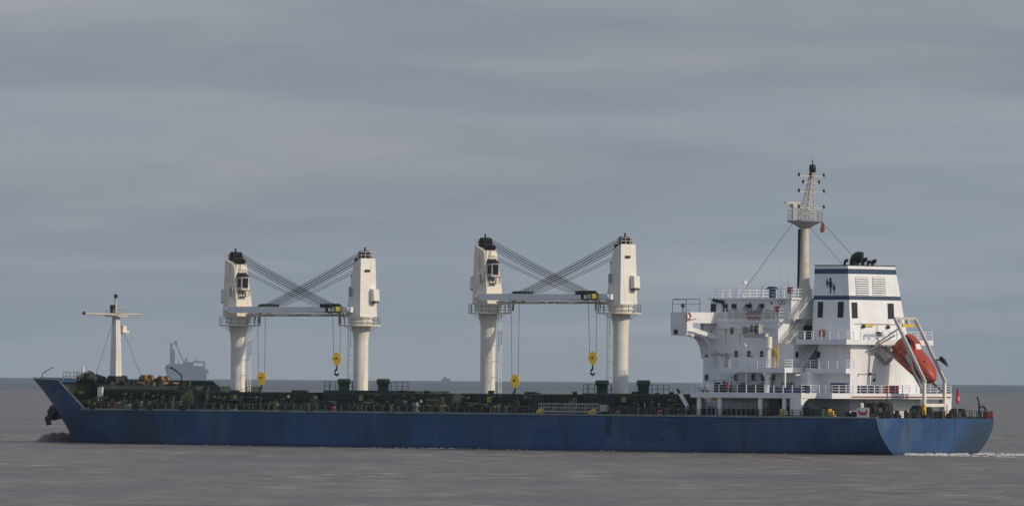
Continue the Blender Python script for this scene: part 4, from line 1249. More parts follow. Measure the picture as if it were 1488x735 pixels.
# lattice topmast
ztp = qy(1182, 247, 0)[1]
mb = MB()
H_ = ztp - zpl
cen = lambda q: (mbx - 0.2 - 1.2 * q, 0.0 - 0.1 * q)
wid = lambda q: 0.62 * (1 - q) ** 1.3 + 0.24
nlev = 9
for k in range(nlev):
    q0, q1 = k / nlev, (k + 1) / nlev
    c0, c1 = cen(q0), cen(q1)
    cor = lambda c, w, z: [(c[0] + sx * w, c[1] + sy * w, z) for sx, sy in ((-1, -1), (1, -1), (1, 1), (-1, 1))]
    a = cor(c0, wid(q0), zpl + H_ * q0); b = cor(c1, wid(q1), zpl + H_ * q1)
    for i in range(4):
        mb.bar(a[i], b[i], 0.11); mb.bar(b[i], b[(i + 1) % 4], 0.07); mb.bar(a[i], b[(i + 1) % 4], 0.06)
mb.build('lattice_topmast', 'mast', rm)
mb, lm = MB(), MB()
for (v, ua, ub) in ((256, 1161, 1197), (279, 1161, 1197), (302, 1161, 1197), (266, 1167, 1190)):
    zy = qy(1178, v, 0)[1]; q = (zy - zpl) / H_
    xx = cen(q)[0]
    ya, yb = qx(ua, v, xx)[0], qx(ub, v, xx)[0]
    mb.bar((xx, ya, zy), (xx, yb, zy), 0.1)
    mb.bar((xx, ya * 0.6 + yb * 0.4, zy), (xx, (ya + yb) / 2, zy - 0.9), 0.06)
    for yy in (ya, yb): lm.lathe([(0.08, zy - 0.1), (0.17, zy + 0.0), (0.17, zy + 0.38), (0.08, zy + 0.45)], 8, (xx, yy))
mb.build('signal_yard', 'mast', rm)
zt_ = ztp
lm.lathe([(0.2, zt_ - 0.4), (0.5, zt_ - 0.3), (0.5, zt_ + 0.6), (0.3, zt_ + 0.8)], 10, (mbx - 1.45, 0.0)); lm.tube([(mbx - 1.45, 0, zt_ + 0.7), (mbx - 1.45, 0, zt_ + 1.5)], 0.08, 5)
lm.box(mbx - 1.3, mbx - 1.0, -0.3, 0.3, zt_ - 1.3, zt_ - 0.5)
lm.build('signal_light', 'black', rm)
mb = MB()
yr, zr = qx(1153, 295, mbx)
mb.tube([(mbx, yr, zpl), (mbx, yr, zr - 0.5)], 0.14, 8); mb.box(mbx - 0.35, mbx + 0.35, yr - 0.4, yr + 0.4, zr - 0.7, zr - 0.15)
mb.box(mbx - 0.18, mbx + 0.18, yr - 1.3, yr + 1.9, zr - 0.1, zr + 0.14)
mb.build('radar_scanner', 'mast', rm)
mb = MB()
def wire(a, b): mb.tube([a, b], 0.03, 4)
yw1, zw1 = qx(1098, 428, mbx)
wire((mbx, 2.3, zpl), (33.5, 5.4, ZE + 0.2))
wire((mbx - 0.6, -0.6, zpl - 1), (20.3, -2.9, 27.9)); wire((mbx - 1.6, -1.9, zpl), (18.3, -4.7, 27.9))
mb.build('stay_wire', 'rope', rm)
# monkey-island equipment
mb = MB()
x, z = qy(1082, 411, 4.0); mb.tube([(x, 4.0, ZE), (x, 4.0, z - 0.2)], 0.06, 6); mb.sphere((x, 4.0, z), 0.38, 12)
mb.build('satellite_dome', 'white', ship)
mb = MB()
x, z = qy(1135, 372, 4.5); mb.tube([(x, 4.5, ZE), (x, 4.5, z)], [0.06, 0.02], 5)
x, z = qy(1145, 398, 3.0); mb.tube([(x, 3.0, ZE), (x, 3.0, z)], [0.05, 0.02], 5)
x, z = qy(1107, 416, 5.0); mb.tube([(x, 5.0, ZE), (x, 5.0, z), (x - 0.5, 5.0, z + 0.1)], 0.05, 5)
mb.build('whip_antenna', 'light_grey', ship)
mb = MB()
x, z = qy(1122, 427, 5.5)
mb.box(x - 0.35, x + 0.35, 5.1, 5.9, ZE, ZE + 1.25); mb.hexa([(x - 0.85, 4.9, ZE + 1.2), (x + 0.85, 4.9, ZE + 1.2), (x + 0.85, 6.1, ZE + 1.2), (x - 0.85, 6.1, ZE + 1.2)], [(x - 0.55, 5.2, ZE + 1.7), (x + 0.55, 5.2, ZE + 1.7), (x + 0.55, 5.8, ZE + 1.7), (x - 0.55, 5.8, ZE + 1.7)])
mb.build('compass_binnacle', 'navy', ship)
mb = MB()
x, z = qy(1148, 423, 4.0); mb.box(x - 0.3, x + 0.3, 3.7, 4.3, z - 0.35, z + 0.6); mb.tube([(x, 4, ZE), (x, 4, z)], 0.08, 6)
mb.build('red_signal_box', 'red', ship)
mb = MB()
y, z = qx(1181, 422, 20.0); mb.lathe([(0.35, ZE), (0.35, z), (0.75, z + 0.1), (0.75, z + 0.3)], 10, (21.9, -3.3)); mb.build('mushroom_vent', 'white', ship)

# ---- engine casing and funnel
CX = 9.6
mb = MB()
mb.box(CX, 15.9, -8.1, 8.1, DECK_Z, 16.1)
cas = mb.build('engine_casing', 'white', ship)
dF = slab('funnel_deck', [(18.0, 10.6), (8.3, 10.6), (8.3, -9.6), (18.0, -9.6)], 16.1, 16.85)
mb = MB()
mb.rail([(17.9, 10.5, 16.85), (8.4, 10.5, 16.85), (8.4, -9.5, 16.85)], 1.2, 1.6, 0.03, 3, 0.05)
mb.rail([(17.9, 10.5, 16.85), (17.9, 2.0, 16.85)], 1.2, 1.6, 0.03, 3, 0.05)
mb.build('railing', 'white', dF)
dW = slab('casing_walkway', [(16.4, 10.3), (8.6, 10.3), (8.6, 8.1), (16.4, 8.1)], ZB0 - 0.05, ZB - 0.05)
mb = MB(); mb.rail([(18.9, 10.2, ZB - 0.05), (8.7, 10.2, ZB - 0.05), (8.7, 8.3, ZB - 0.05)], 1.15, 1.6, 0.03, 3, 0.05); mb.build('railing', 'white', dW)
mb = MB()
FB = [(18.2, 6.65), (10.75, 6.65), (10.75, -6.65), (18.2, -6.65)]
FT = [(18.7, 5.5), (12.35, 5.5), (12.35, -5.5), (18.7, -5.5)]
FZ0, FZ1 = 16.85, 27.75
def fsec(z, g=0.0):
    q = (z - FZ0) / (FZ1 - FZ0)
    out = []
    for (a, b), (c, d), sx, sy in zip(FB, FT, (1, -1, -1, 1), (1, 1, -1, -1)):
        out.append((a + (c - a) * q + sx * g, b + (d - b) * q + sy * g, z))
    return out
mb.hexa(fsec(FZ0), fsec(FZ1))
fun = mb.build('funnel', 'white', ship)
for za, zb_ in ((22.72, 23.32), (26.55, 27.3)):
    mb = MB(); mb.hexa(fsec(za, 0.012), fsec(zb_, 0.012)); mb.build('blue_band', 'navy', fun)
mb = MB(); mb.hexa(fsec(FZ1, 0.08), fsec(FZ1 + 0.12, 0.08)); mb.build('funnel_top', 'black', fun)
def on_port(u, v):       # point on the sloped port face of the funnel
    y = 6.0
    for _ in range(8):
        x, z = qy(u, v, y); y = fsec(z)[0][1]
    return Vector((x, y, z))
def on_aft(u, v):
    x = 11.5
    for _ in range(8):
        y, z = qx(u, v, x); x = fsec(z)[1][0]
    return Vector((x, y, z))
nP, nA = Vector((0, 1, 0.105)).normalized(), Vector((-1, 0, 0.147)).normalized()
for (ua, ub, va, vb) in ((1188.5, 1196, 438, 461), (1217.5, 1226, 438, 461)):
    q = [on_port(ua, vb), on_port(ub, vb), on_port(ub + 0.7, va), on_port(ua + 0.7, va)]
    mb = MB(); mb.hexa([p - nP * 0.02 for p in q], [p + nP * 0.03 for p in q]); mb.build('vent_opening', 'black', fun)
for (ua, ub, va, vb) in ((1238.5, 1247, 439, 462), (1291, 1300, 440.5, 463)):
    q = [on_aft(ua, vb), on_aft(ub, vb), on_aft(ub - 0.9, va), on_aft(ua - 0.9, va)]
    mb = MB(); mb.hexa([p - nA * 0.02 for p in q], [p + nA * 0.03 for p in q]); mb.build('vent_opening', 'black', fun)
for (ua, ub) in ((1244.5, 1263.5), (1269, 1288)):
    q = [on_aft(ua, 428.5), on_aft(ub, 429), on_aft(ub - 1.2, 402.5), on_aft(ua - 1.2, 402)]
    mb = MB(); mb.hexa([p - nA * 0.02 for p in q], [p + nA * 0.02 for p in q]); mb.build('louvre_recess', 'black', fun)
    for k in range(8):
        t0, t1 = (k + 0.12) / 8, (k + 0.80) / 8
        a0, b0 = q[0].lerp(q[3], t0), q[1].lerp(q[2], t0)
        a1, b1 = q[0].lerp(q[3], t1), q[1].lerp(q[2], t1)
        mb = MB(); mb.hexa([a0 + nA * 0.03, b0 + nA * 0.03, b1 + nA * 0.03, a1 + nA * 0.03], [a0 + nA * 0.16, b0 + nA * 0.16, b1 + nA * 0.06, a1 + nA * 0.06])
        mb.build('louvre_slat', 'white', fun)
# emblem: a tall figure in a hat between two small ones
def figure(uc, v0, v1, w):
    h = v1 - v0
    sh = [(-0.10, 1.0), (-0.16, .62), (-.32, .60), (-.36, .32), (-.24, .24), (-.12, .20), (-.22, .14), (-.20, .08), (-.26, .075), (-.12, .06), (-.10, 0),
          (.10, 0), (.12, .06), (.26, .075), (.20, .08), (.22, .14), (.12, .20), (.24, .24), (.36, .32), (.32, .60), (.16, .62), (.10, 1.0)]
    return [on_port(uc + a * w, v0 + b * h) for a, b in sh]
for (uc, v0, v1, w, mt) in ((1207.5, 402.5, 426.5, 8.0, 'navy'), (1202.6, 404.5, 418.5, 5.2, 'navy'), (1212.6, 412, 426.5, 5.2, 'navy')):
    q = figure(uc, v0, v1, w)
    mb = MB(); mb.hexa([p + nP * 0.004 for p in q], [p + nP * 0.02 for p in q]); mb.build('emblem_figure', mt, fun)
# exhaust pipes
for (u, vtop, r, y, ln) in ((1228, 376, 0.24, 3.2, 0.5), (1242, 366.5, 0.84, 1.6, 0.9), (1254.5, 374, 0.32, -0.2, 0.8), (1261.5, 378, 0.26, -1.4, 0.7), (1268.5, 376.5, 0.32, -2.6, 0.9)):
    x, zt2 = qy(u, vtop, y)
    zb2 = FZ1 + 0.05
    h = zt2 - zb2 - r
    h = zt2 - zb2
    lean = h * 0.34
    pts = [(x, y, zb2), (x, y, zb2 + h * 0.30)]
    for k in range(1, 7):
        a = math.pi * 0.5 * k / 6
        pts.append((x - lean * (1 - math.cos(a)), y - lean * 0.5 * (1 - math.cos(a)), zb2 + h * 0.30 + (h * 0.70 - r * 0.8) * math.sin(a)))
    pts.append((x - lean - r * 0.5, y - lean * 0.5 - r * 0.25, zt2 - r * 0.9))
    mb = MB(); mb.tube(pts, [r * 0.85, r * 0.85, r * 0.85, r * 0.88, r * 0.92, r * 0.96, r, r, r], 12); mb.build('exhaust_pipe', 'black', fun)
# details on the aft casing wall: lamps, pipe, brackets
mb = MB()
for u, v in ((1253, 474), (1289, 475), (1274, 484), (1277, 485)):
    p = on_aft(u, v); mb.sphere((p.x - 0.35, p.y, p.z), 0.3, 8); mb.tube([(p.x, p.y, p.z + 0.3), (p.x - 0.35, p.y, p.z + 0.2)], 0.05, 5)
for u, v in ((1269, 552), (1263, 543)):
    y, z = qx(u, v, CX); mb.sphere((CX - 0.3, y, z), 0.24, 8)
mb.build('wall_lamp', 'dark_gear', fun)
mb = MB()
p, q = on_aft(1256, 472), on_aft(1268, 472)
mb.box(p.x - 0.35, p.x - 0.2, q.y, p.y, p.z - 0.16, p.z + 0.12)
mb.build('yellow_beam', 'yellow', fun)
mb = MB()
p, q = on_aft(1242, 470), on_aft(1306, 471); mb.tube([p + nA * 0.2, q + nA * 0.2], 0.05, 5)
p = on_aft(1274, 470); mb.tube([p + nA * 0.2, on_aft(1274, 484) + nA * 0.25], 0.05, 5)
mb.build('wall_pipe', 'light_grey', fun)
mb = MB()
y0, z0 = qx(1247, 543, CX); y1, _ = qx(1272, 543, CX); mb.tube([(CX - 0.12, y0, z0), (CX - 0.12, y1, z0)], 0.05, 5); mb.tube([(CX - 0.12, y1, z0), (CX - 0.12, y1, z0 - 1.0)], 0.05, 5); mb.tube([(CX - 0.12, y0, z0), (CX - 0.12, y0, z0 - 0.4)], 0.05, 5)
mb.build('casing_pipe', 'grey', cas)
mb = MB()
y0, z0 = qx(1238, 577, 8.2); y1, _ = qx(1382, 577, 8.2)
mb.tube([(8.15, y0, z0 + 0.1), (8.15, y1, z0 + 0.1)], 0.07, 6); mb.build('fire_main', 'red', dA)
mb = MB(); x, z = qy(1194, 484, 6.9); mb.box(x - 0.45, x + 0.45, 6.6, 6.95, z - 0.5, z + 0.5); mb.build('fire_hose_box', 'red', fun)
mb = MB(); x, z = qy(1190, 515, 8.1); mb.box(x - 0.3, x + 0.3, 8.1, 8.14, z - 0.42, z + 0.42); mb.build('window', 'glass', cas)
mb = MB(); y, z = qx(1160, 540, 19.6); mb.tube([(18.9, y + 1.5, ZB0 - 0.35), (18.9, y - 2.2, ZB0 - 0.35)], 0.14, 6); mb.build('light_tube', 'white', dB)

# freefall lifeboat davit (fixed to the ship) and its braces
dv = MB()
zt_f, zb_f = 20.0, 10.6
for yy in (2.35, -2.35):
    dv.bar((5.9, yy, zt_f), (0.0, yy, zb_f), 0.33, 0.42)
dv.bar((5.9, 2.35, zt_f), (5.9, -2.35, zt_f), 0.4)
for yy in (1.3, -0.6): dv.box(5.6, 6.2, yy - 0.3, yy + 0.3, zt_f - 0.9, zt_f - 0.2)
dav = dv.build('lifeboat_davit', 'light_grey', ship)
mb = MB(); mb.box(5.75, 6.05, -1.9, 0.6, zt_f - 1.25, zt_f - 0.75); mb.build('lifting_beam', 'yellow', dav)
mb = MB()
for yy in (2.35, -2.35):
    mb.box(-0.02, 0.40, yy - 0.2, yy + 0.2, DECK_Z - 0.05, zb_f + 0.3)
mb.box(0.03, 0.37, -2.14, 2.14, 7.05, 7.5)
mb.build('davit_leg', 'cream', dav)
mb = MB()
for yy in (2.35, -2.35):
    mb.box(-0.03, 0.41, yy - 0.21, yy + 0.21, DECK_Z, 7.4 if yy > 0 else 6.2)
mb.build('yellow_leg_paint', 'yellow', dav)
mb = MB()
for yy in (1.15, -1.15):
    mb.bar((9.4, yy, 16.1), (0.6, yy, 10.0), 0.3, 0.45)                # launching rails
    mb.bar((3.4, yy, 12.0), (0.25, yy * 2, 9.0), 0.25)
for q in (0.15, 0.4, 0.65, 0.9):
    mb.bar((9.4 - 8.8 * q, 1.2, 16.0 - 6.1 * q), (9.4 - 8.8 * q, -1.2, 16.0 - 6.1 * q), 0.2)
mb.bar((5.9, 2.35, 17.5), (9.5, 4.6, 15.0), 0.22); mb.bar((5.2, 2.3, 18.5), (8.3, 3.8, 16.2), 0.2)
y0, z0 = qx(1272, 514, CX); y1, z1 = qx(1287, 529, CX); y2, z2 = qx(1303, 512, CX)
mb.bar((CX - 0.2, y0, z0), (CX - 0.2, y1, z1), 0.35); mb.bar((CX - 0.2, y1, z1), (CX - 0.2, y2, z2), 0.35)
y3, z3 = qx(1276, 504, 8.2); y4, z4 = qx(1300, 497, 7.0)
mb.box(7.0, 9.5, min(y4, 1.4), y3, 15.85, 16.08)
mb.bar((3.9, 2.3, 14.6), (1.2, 1.5, 9.6), 0.25); mb.bar((2.6, 2.3, 13.0), (4.9, 2.3, 18.3), 0.22)
mb.build('launching_ramp', 'grey', dav)
mb = MB()
x, z = qy(1371, 527, -2.4); mb.hexa([(x + 0.7, -2.7, z + 0.5), (x + 0.6, -2.2, z + 0.4), (x - 0.9, -2.2, z - 0.5), (x - 0.9, -2.7, z - 0.5)], [(x + 0.5, -2.7, z + 1.0), (x + 0.4, -2.2, z + 1.0), (x - 0.2, -2.3, z + 0.5), (x - 0.3, -2.6, z + 0.5)])
mb.bar((x + 1.6, -2.4, z + 0.3), (x + 0.4, -2.4, z + 0.6), 0.15)
mb.build('flood_light', 'black', dav)

# the lifeboat itself
def make_lifeboat():
    p0, p1 = Vector((7.0, 0, 16.1)), Vector((0.1, 0, 11.0))
    ax = (p1 - p0).normalized(); ln = (p1 - p0).length
    up = Vector((-ax.z, 0, ax.x)); up = up if up.z > 0 else -up
    mid = (p0 + p1) / 2
    t = thing('lifeboat', 'orange enclosed freefall lifeboat tilted stern-down in its white launching frame', 'lifeboat', tuple(mid))
    def P3(s, y, h):
        v = ax * (s * ln / 2) + up * h
        return (v.x, y, v.z)
    st = [(-1.0, 0.75, -0.75, 0.65, 1.0), (-0.93, 1.05, -1.0, 0.95, 1.35), (-0.72, 1.22, -1.2, 1.1, 1.5), (-0.4, 1.3, -1.3, 1.15, 1.4), (0.0, 1.3, -1.32, 1.15, 1.25),
          (0.4, 1.18, -1.25, 1.0, 1.05), (0.7, 0.92, -1.05, 0.75, 0.75), (0.9, 0.5, -0.75, 0.35, 0.4), (1.0, 0.12, -0.35, 0.0, 0.05)]
    mb = MB(); n = 18; vs = []
    for (s, w, kb, sh, ct) in st:
        for k in range(n):
            a = 2 * math.pi * k / n
            cx, sy = math.cos(a), math.sin(a)
            ex = 0.75
            y = 1.42 * w * math.copysign(abs(cx) ** ex, cx)
            h = 1.30 * (ct if sy > 0 else -kb) * math.copysign(abs(sy) ** ex, sy)
            vs.append(P3(s, y, h))
    mb.add(vs, [(i * n + k, i * n + (k + 1) % n, (i + 1) * n + (k + 1) % n, (i + 1) * n + k) for i in range(len(st) - 1) for k in range(n)], True)
    mb.add(vs[:n], [tuple(range(n))]); mb.add(vs[-n:], [tuple(range(n))])
    hu = mb.build('hull', 'orange', t)
    # conning tower near the upper end
    mb = MB()
    mb.hexa([P3(-0.95, -1.0, 1.2), P3(-0.95, 1.0, 1.2), P3(-0.1, 0.95, 1.4), P3(-0.1, -0.95, 1.4)],
            [P3(-0.85, -0.75, 2.45), P3(-0.85, 0.75, 2.45), P3(-0.40, 0.7, 2.45), P3(-0.40, -0.7, 2.45)])
    ct = mb.build('conning_tower', 'orange', t)
    mb = MB()
    q = [P3(-0.375, 0.5, 2.3), P3(-0.375, -0.5, 2.3), P3(-0.20, -0.6, 1.75), P3(-0.20, 0.6, 1.75)]
    mb.hexa(q, [(a - 0.03, b, c + 0.05) for a, b, c in q]); mb.build('window', 'white', ct)
    mb = MB()
    q = [P3(-0.72, 0.80, 2.2), P3(-0.52, 0.78, 2.2), P3(-0.5, 0.90, 1.75), P3(-0.74, 0.90, 1.75)]
    mb.hexa(q, [(a, b + 0.05, c) for a, b, c in q]); mb.build('side_window', 'glass', ct)
    mb = MB()
    for s in (0.12, 0.35): mb.sphere(P3(s, 0.75, 1.28), 0.2, 8)
    mb.build('hatch', 'dark_gear', hu)
    mb = MB()
    for sy in (1, -1):
        pts = [P3(s, sy * (1.42 * w + 0.03), -0.1) for (s, w, kb, sh, c) in st]
        mb.tube(pts, 0.07, 5)
    mb.build('fender', 'orange', hu)
    mb = MB()
    for s_, a in ((-0.35, 0.75), (-0.1, 0.7), (0.2, 0.62)):
        w_ = lerp_tab([(p[0], p[1]) for p in st], s_) * 1.42
        mb.sphere(P3(s_, w_ * 0.93, a), 0.17, 6, (1, 0.6, 1))
    mb.build('porthole', 'glass', hu)
    mb = MB()
    for s_ in (-0.55, 0.05, 0.55):
        w_ = lerp_tab([(p[0], p[1]) for p in st], s_) * 1.42
        p_ = P3(s_, w_ + 0.0, 0.12); mb.box(p_[0] - 0.14, p_[0] + 0.14, p_[1] - 0.1, p_[1] + 0.035, p_[2] - 0.1, p_[2] + 0.1)
    mb.build('reflective_tape', 'light_grey', hu)
    mb = MB()
    for sy in (1, -1):
        pts = []
        for k in range(17):
            s_ = -0.8 + 1.5 * k / 16; w_ = lerp_tab([(p[0], p[1]) for p in st], s_) * 1.42
            pts.append(P3(s_, sy * (w_ + 0.05), -0.28 - 0.16 * math.sin(math.pi * (k % 4) / 4)))
        mb.tube(pts, 0.035, 4)
    mb.build('grab_line', 'rope', hu)
    return t, mid
boat, BOAT_AT = make_lifeboat()

# ---- stern gear
mb = MB()
mb.rail([(9.5, 13.7, DECK_Z), (0.2, 13.4, DECK_Z)], 1.1, 1.6, 0.03, 3, 0.045)
mb.rail([(0.2, 13.3, DECK_Z), (0.2, -13.3, DECK_Z), (9.0, -13.8, DECK_Z)], 1.1, 1.6, 0.03, 3, 0.045)
mb.rail([(35.0, 14.0, DECK_Z), (9.5, 13.9, DECK_Z)], 1.1, 1.6, 0.03, 3, 0.045)
mb.build('stern_railing', 'dark_gear', ship)
winch('mooring_winch', 'dark mooring winch with rope drum on the stern under the casing wall', 6.0, 6.3, DECK_Z, 1.25, 'dark_gear', 'mooring winches on the stern deck')
winch('mooring_winch', 'dark mooring winch on the stern deck behind the lifeboat frame legs', 5.6, -3.5, DECK_Z, 1.05, 'dark_gear', 'mooring winches on the stern deck')
winch('mooring_winch', 'small dark mooring winch near the starboard stern railing and red flag', 3.5, -9.4, DECK_Z, 0.8, 'dark_gear', 'mooring winches on the stern deck')
random.seed(5)
mb = MB()
for k in range(40):
    x, y = random.uniform(0.8, 7.5), random.uniform(-12.5, 12.5)
    h, w = random.uniform(0.4, 1.0), random.uniform(0.25, 0.7)
    if random.random() < 0.4: mb.lathe([(w * 0.5, DECK_Z), (w * 0.5, DECK_Z + h), (w * 0.7, DECK_Z + h + 0.1), (w * 0.3, DECK_Z + h + 0.15)], 8, (x, y))
    else: mb.box(x - w, x + w, y - w, y + w, DECK_Z, DECK_Z + h)
for k in range(60):  # dark clutter, partly added to deepen shade under the boat deck
    x, y = random.uniform(11.5, 35), random.uniform(9.4, 13.0)
    h, w = random.uniform(0.4, 1.5), random.uniform(0.2, 0.6)
    mb.box(x - w, x + w, y - w * 0.6, y + w * 0.6, DECK_Z, DECK_Z + h)
mb.build('fitting_and_shade_fill', 'dark_gear', ship)
# rope reels beside the casing
# the funnel block and the lifeboat gear stand a little to starboard of the centreline
OFF = Vector((2.15, -2.5, 0))
for o in (cas, dF, dW, fun, dav): o.location = OFF
boat.location = to_world(OFF + BOAT_AT)
for (x, y, r) in ((7.0, 7.3, 1.45), (7.0, 3.4, 1.35)):
    mb = MB(); mb.tube([(x - 0.6, y, DECK_Z + r * 0.95), (x - 0.5, y, DECK_Z + r * 0.95), (x - 0.49, y, DECK_Z + r * 0.95), (x + 0.5, y, DECK_Z + r * 0.95), (x + 0.51, y, DECK_Z + r * 0.95), (x + 0.6, y, DECK_Z + r * 0.95)], [r, r, r * 0.85, r * 0.85, r, r], 18)
    mb.build('rope_reel', 'dark_gear', ship)
# lockers on the gallery
for (ua, ub, mt, nm) in ((1250, 1264, 'blue_locker', 'blue_locker'), (1267, 1276, 'blue_locker', 'blue_locker'), (1288, 1305, 'red', 'red_locker')):
    ya, _ = qx(ua, 560, 9.0); yb, _ = qx(ub, 560, 9.0)
    mb = MB(); mb.box(8.85, 9.55, yb, ya, ZA, ZA + 1.15); mb.build(nm, mt, ship)
mb = MB(); xa, z = qy(1207, 560, 9.6); xb, _ = qy(1229, 560, 9.6); mb.box(xb, xa, 8.9, 9.6, ZA, ZA + 1.5); mb.build('blue_locker', 'blue_locker', ship)
mb = MB()
for u in (1128, 1150, 1165): 
    x, z = qy(u, 560, 12.6); mb.box(x - 1.1, x + 1.1, 12.0, 12.9, ZA, ZA + 0.8)
mb.build('liferaft_cradle', 'blue_locker', ship)
# yellow machinery and tank under the boat deck
mb = MB()
for u, v in ((1208, 593), (1139, 592)):
    x, z = qy(u, v, 13.0); mb.lathe([(0.3, DECK_Z + 0.4), (0.42, DECK_Z + 0.5), (0.42, DECK_Z + 1.1), (0.2, DECK_Z + 1.3)], 12, (x + 0.3, 13.0)); mb.box(x - 0.5, x + 0.1, 12.8, 13.2, DECK_Z + 0.4, DECK_Z + 1.0); mb.box(x - 0.7, x + 0.7, 12.7, 13.3, DECK_Z, DECK_Z + 0.45)
mb.build('yellow_pump', 'yellow', ship)
mb = MB()
for u in (1180, 1192): 
    x, z = qy(u, 598, 12.4); mb.box(x - 0.7, x + 0.7, 12.0, 12.9, DECK_Z, DECK_Z + 1.25)
mb.build('green_tank', 'vent_green', ship)
mb = MB(); x, z = qy(1252, 590, 9.8); mb.tube([(x, 9.8, DECK_Z), (x, 9.8, DECK_Z + 2.2)], 0.3, 10); mb.build('cream_vent', 'cream', ship)
mb = MB()
x0, z0 = qy(1018, 593, 13.3); x1, _ = qy(1110, 593, 13.3)
for zz3 in (6.6, 7.0, 7.35): mb.tube([(x0, 12.9, zz3), (x1, 12.9, zz3)], 0.06, 5)
for k in range(14): mb.box(x1 + (x0 - x1) * k / 13 - 0.05, x1 + (x0 - x1) * k / 13 + 0.05, 12.85, 12.97, DECK_Z, 7.4)
mb.build('pipe_rack', 'alu', ship)
mb = MB(); x, z = qy(1127, 592, 12.6); mb.box(x - 1.0, x + 1.0, 12.3, 13.0, DECK_Z, 8.0); mb.build('dark_locker', 'black', ship)
for u, v in ((1145, 599), (1168, 600)):
    x, z = qy(u, v, 13.2); mb = MB(); mb.torus((x, 13.2, DECK_Z + 0.75), 0.6, 0.26, 'y'); mb.build('coiled_hose', 'black', ship)
# stern davit, red box, flagstaff
mb = MB()
y, z = qx(1423, 595, 1.0)
mb.tube([(1.0, y, DECK_Z), (1.0, y, DECK_Z + 2.0), (1.0, y + 0.5, DECK_Z + 3.2)], 0.15, 6); mb.tube([(1.0, y, DECK_Z + 1.6), (1.0, y - 1.0, DECK_Z + 1.8), (1.0, y - 1.6, DECK_Z + 1.2)], 0.16, 6)
mb.build('stern_davit', 'dark_gear', ship)
mb = MB(); y, z = qx(1436, 598, 0.9); mb.box(0.5, 1.3, y - 0.7, y + 0.7, DECK_Z, DECK_Z + 1.0); mb.build('red_box', 'flag_dark', ship)
mb = MB(); y, z = qx(1391, 566, 1.5); mb.tube([(1.5, y, DECK_Z), (1.3, y, z + 0.5)], 0.07, 6); mb.build('flagstaff', 'grey', ship)
fl = MB()
fy, fz = y, z
pr_ = [(0.7 * a, 0.75 * b) for a, b in [(0, 0), (0.32, -0.6), (0.42, -1.4), (0.55, -2.2), (0.4, -2.9), (0.0, -2.8), (-0.3, -2.95), (-0.45, -2.2), (-0.3, -1.2), (-0.08, -0.4)]]
fl.prism([(a, b) for a, b in pr_], 'x', -0.06, 0.06)
fl.prism([(a * 0.7, b) for a, b in pr_], 'x', 0.07, 0.16); fl.prism([(a * 0.8 + 0.05, b) for a, b in pr_], 'x', -0.16, -0.07)
t = thing('flag', 'red ensign hanging limp from the flagstaff at the stern railing', 'flag', (1.35, fy, fz + 0.2))
fl.build('cloth', 'flag', t)
mb = MB(); mb.torus((-0.17, 0.0, -1.5), 0.2, 0.05, 'x', 12, 5); mb.build('crescent', 'white', t)
t = thing('signal_flag', 'small dark red courtesy flag hanging from the radar mast platform', 'flag', (mbx - 1.4, -2.45, qx(1192, 331, mbx)[1]))
fl = MB()
fl.prism([(-0.1, 0.8), (0.15, 0.9), (0.3, 0.2), (0.5, -0.4), (0.2, -0.8), (-0.4, -0.6), (-0.5, -0.1)], 'x', -0.05, 0.05); fl.build('cloth', 'flag_dark', t)
mb = MB(); mb.tube([(0, 0, 0.8), (0, 0.1, 2.6)], 0.025, 4); mb.build('halyard', 'rope', t)

# ---- loose things carried by the ship
def ring(label, x, y, z, axis='y', Rr=0.36, mat='red', group='lifebuoys on the ship'):
    t = thing('lifebuoy', label, 'lifebuoy', (x, y, z), 0, group)
    mb = MB(); mb.torus((0, 0, 0), Rr, 0.11, axis, 18, 8); mb.build('ring', mat, t)
    mb = MB()
    for k in range(4):
        a = math.pi / 4 + k * math.pi / 2
        c = (0, Rr * math.cos(a), Rr * math.sin(a)) if axis == 'x' else (Rr * math.cos(a), 0, Rr * math.sin(a))
        mb.sphere(c, 0.14, 6)
    mb.build('band', 'white', t)
    return t
y, z = qx(1000, 459, 35.5); ring('large orange lifebuoy on the bridge wing, left of the superstructure', 35.4, y, z, 'x', 0.46, 'orange')
mb = MB()
for k in range(5):
    mb.box(35.44, 35.49, y + 0.9 - 0.55 * k - 0.55, y + 0.9 - 0.55 * k, z - 0.85 + 0.1 * k, z - 0.75 + 0.1 * k)
mb.build('lifebuoy_bracket', 'orange', ship)
for u, v, yy, lab in ((485, 594, 13.95, 'orange red lifebuoy on the deck rail below the second crane'),
                      (898, 600.5, 13.95, 'orange lifebuoy on the deck rail right of the pilot ladder'),
                      (959, 599, 13.95, 'orange red lifebuoy on the deck rail left of the slanted white davit'),
                      (1058, 560, 13.85, 'dark red lifebuoy on the lower gallery rail left of the superstructure')):
    x, z = qy(u, v, yy); ring(lab, x, yy, z, 'y', 0.36)
x, z = qy(1083, 448, 7.2); ring('red lifebuoy by the lit wheelhouse window above the name board', x, 7.25, z, 'y', 0.28)
x, z = qy(1103, 448, 7.2); ring('red lifebuoy by the dark wheelhouse window above the name board', x, 7.25, z, 'y', 0.28)
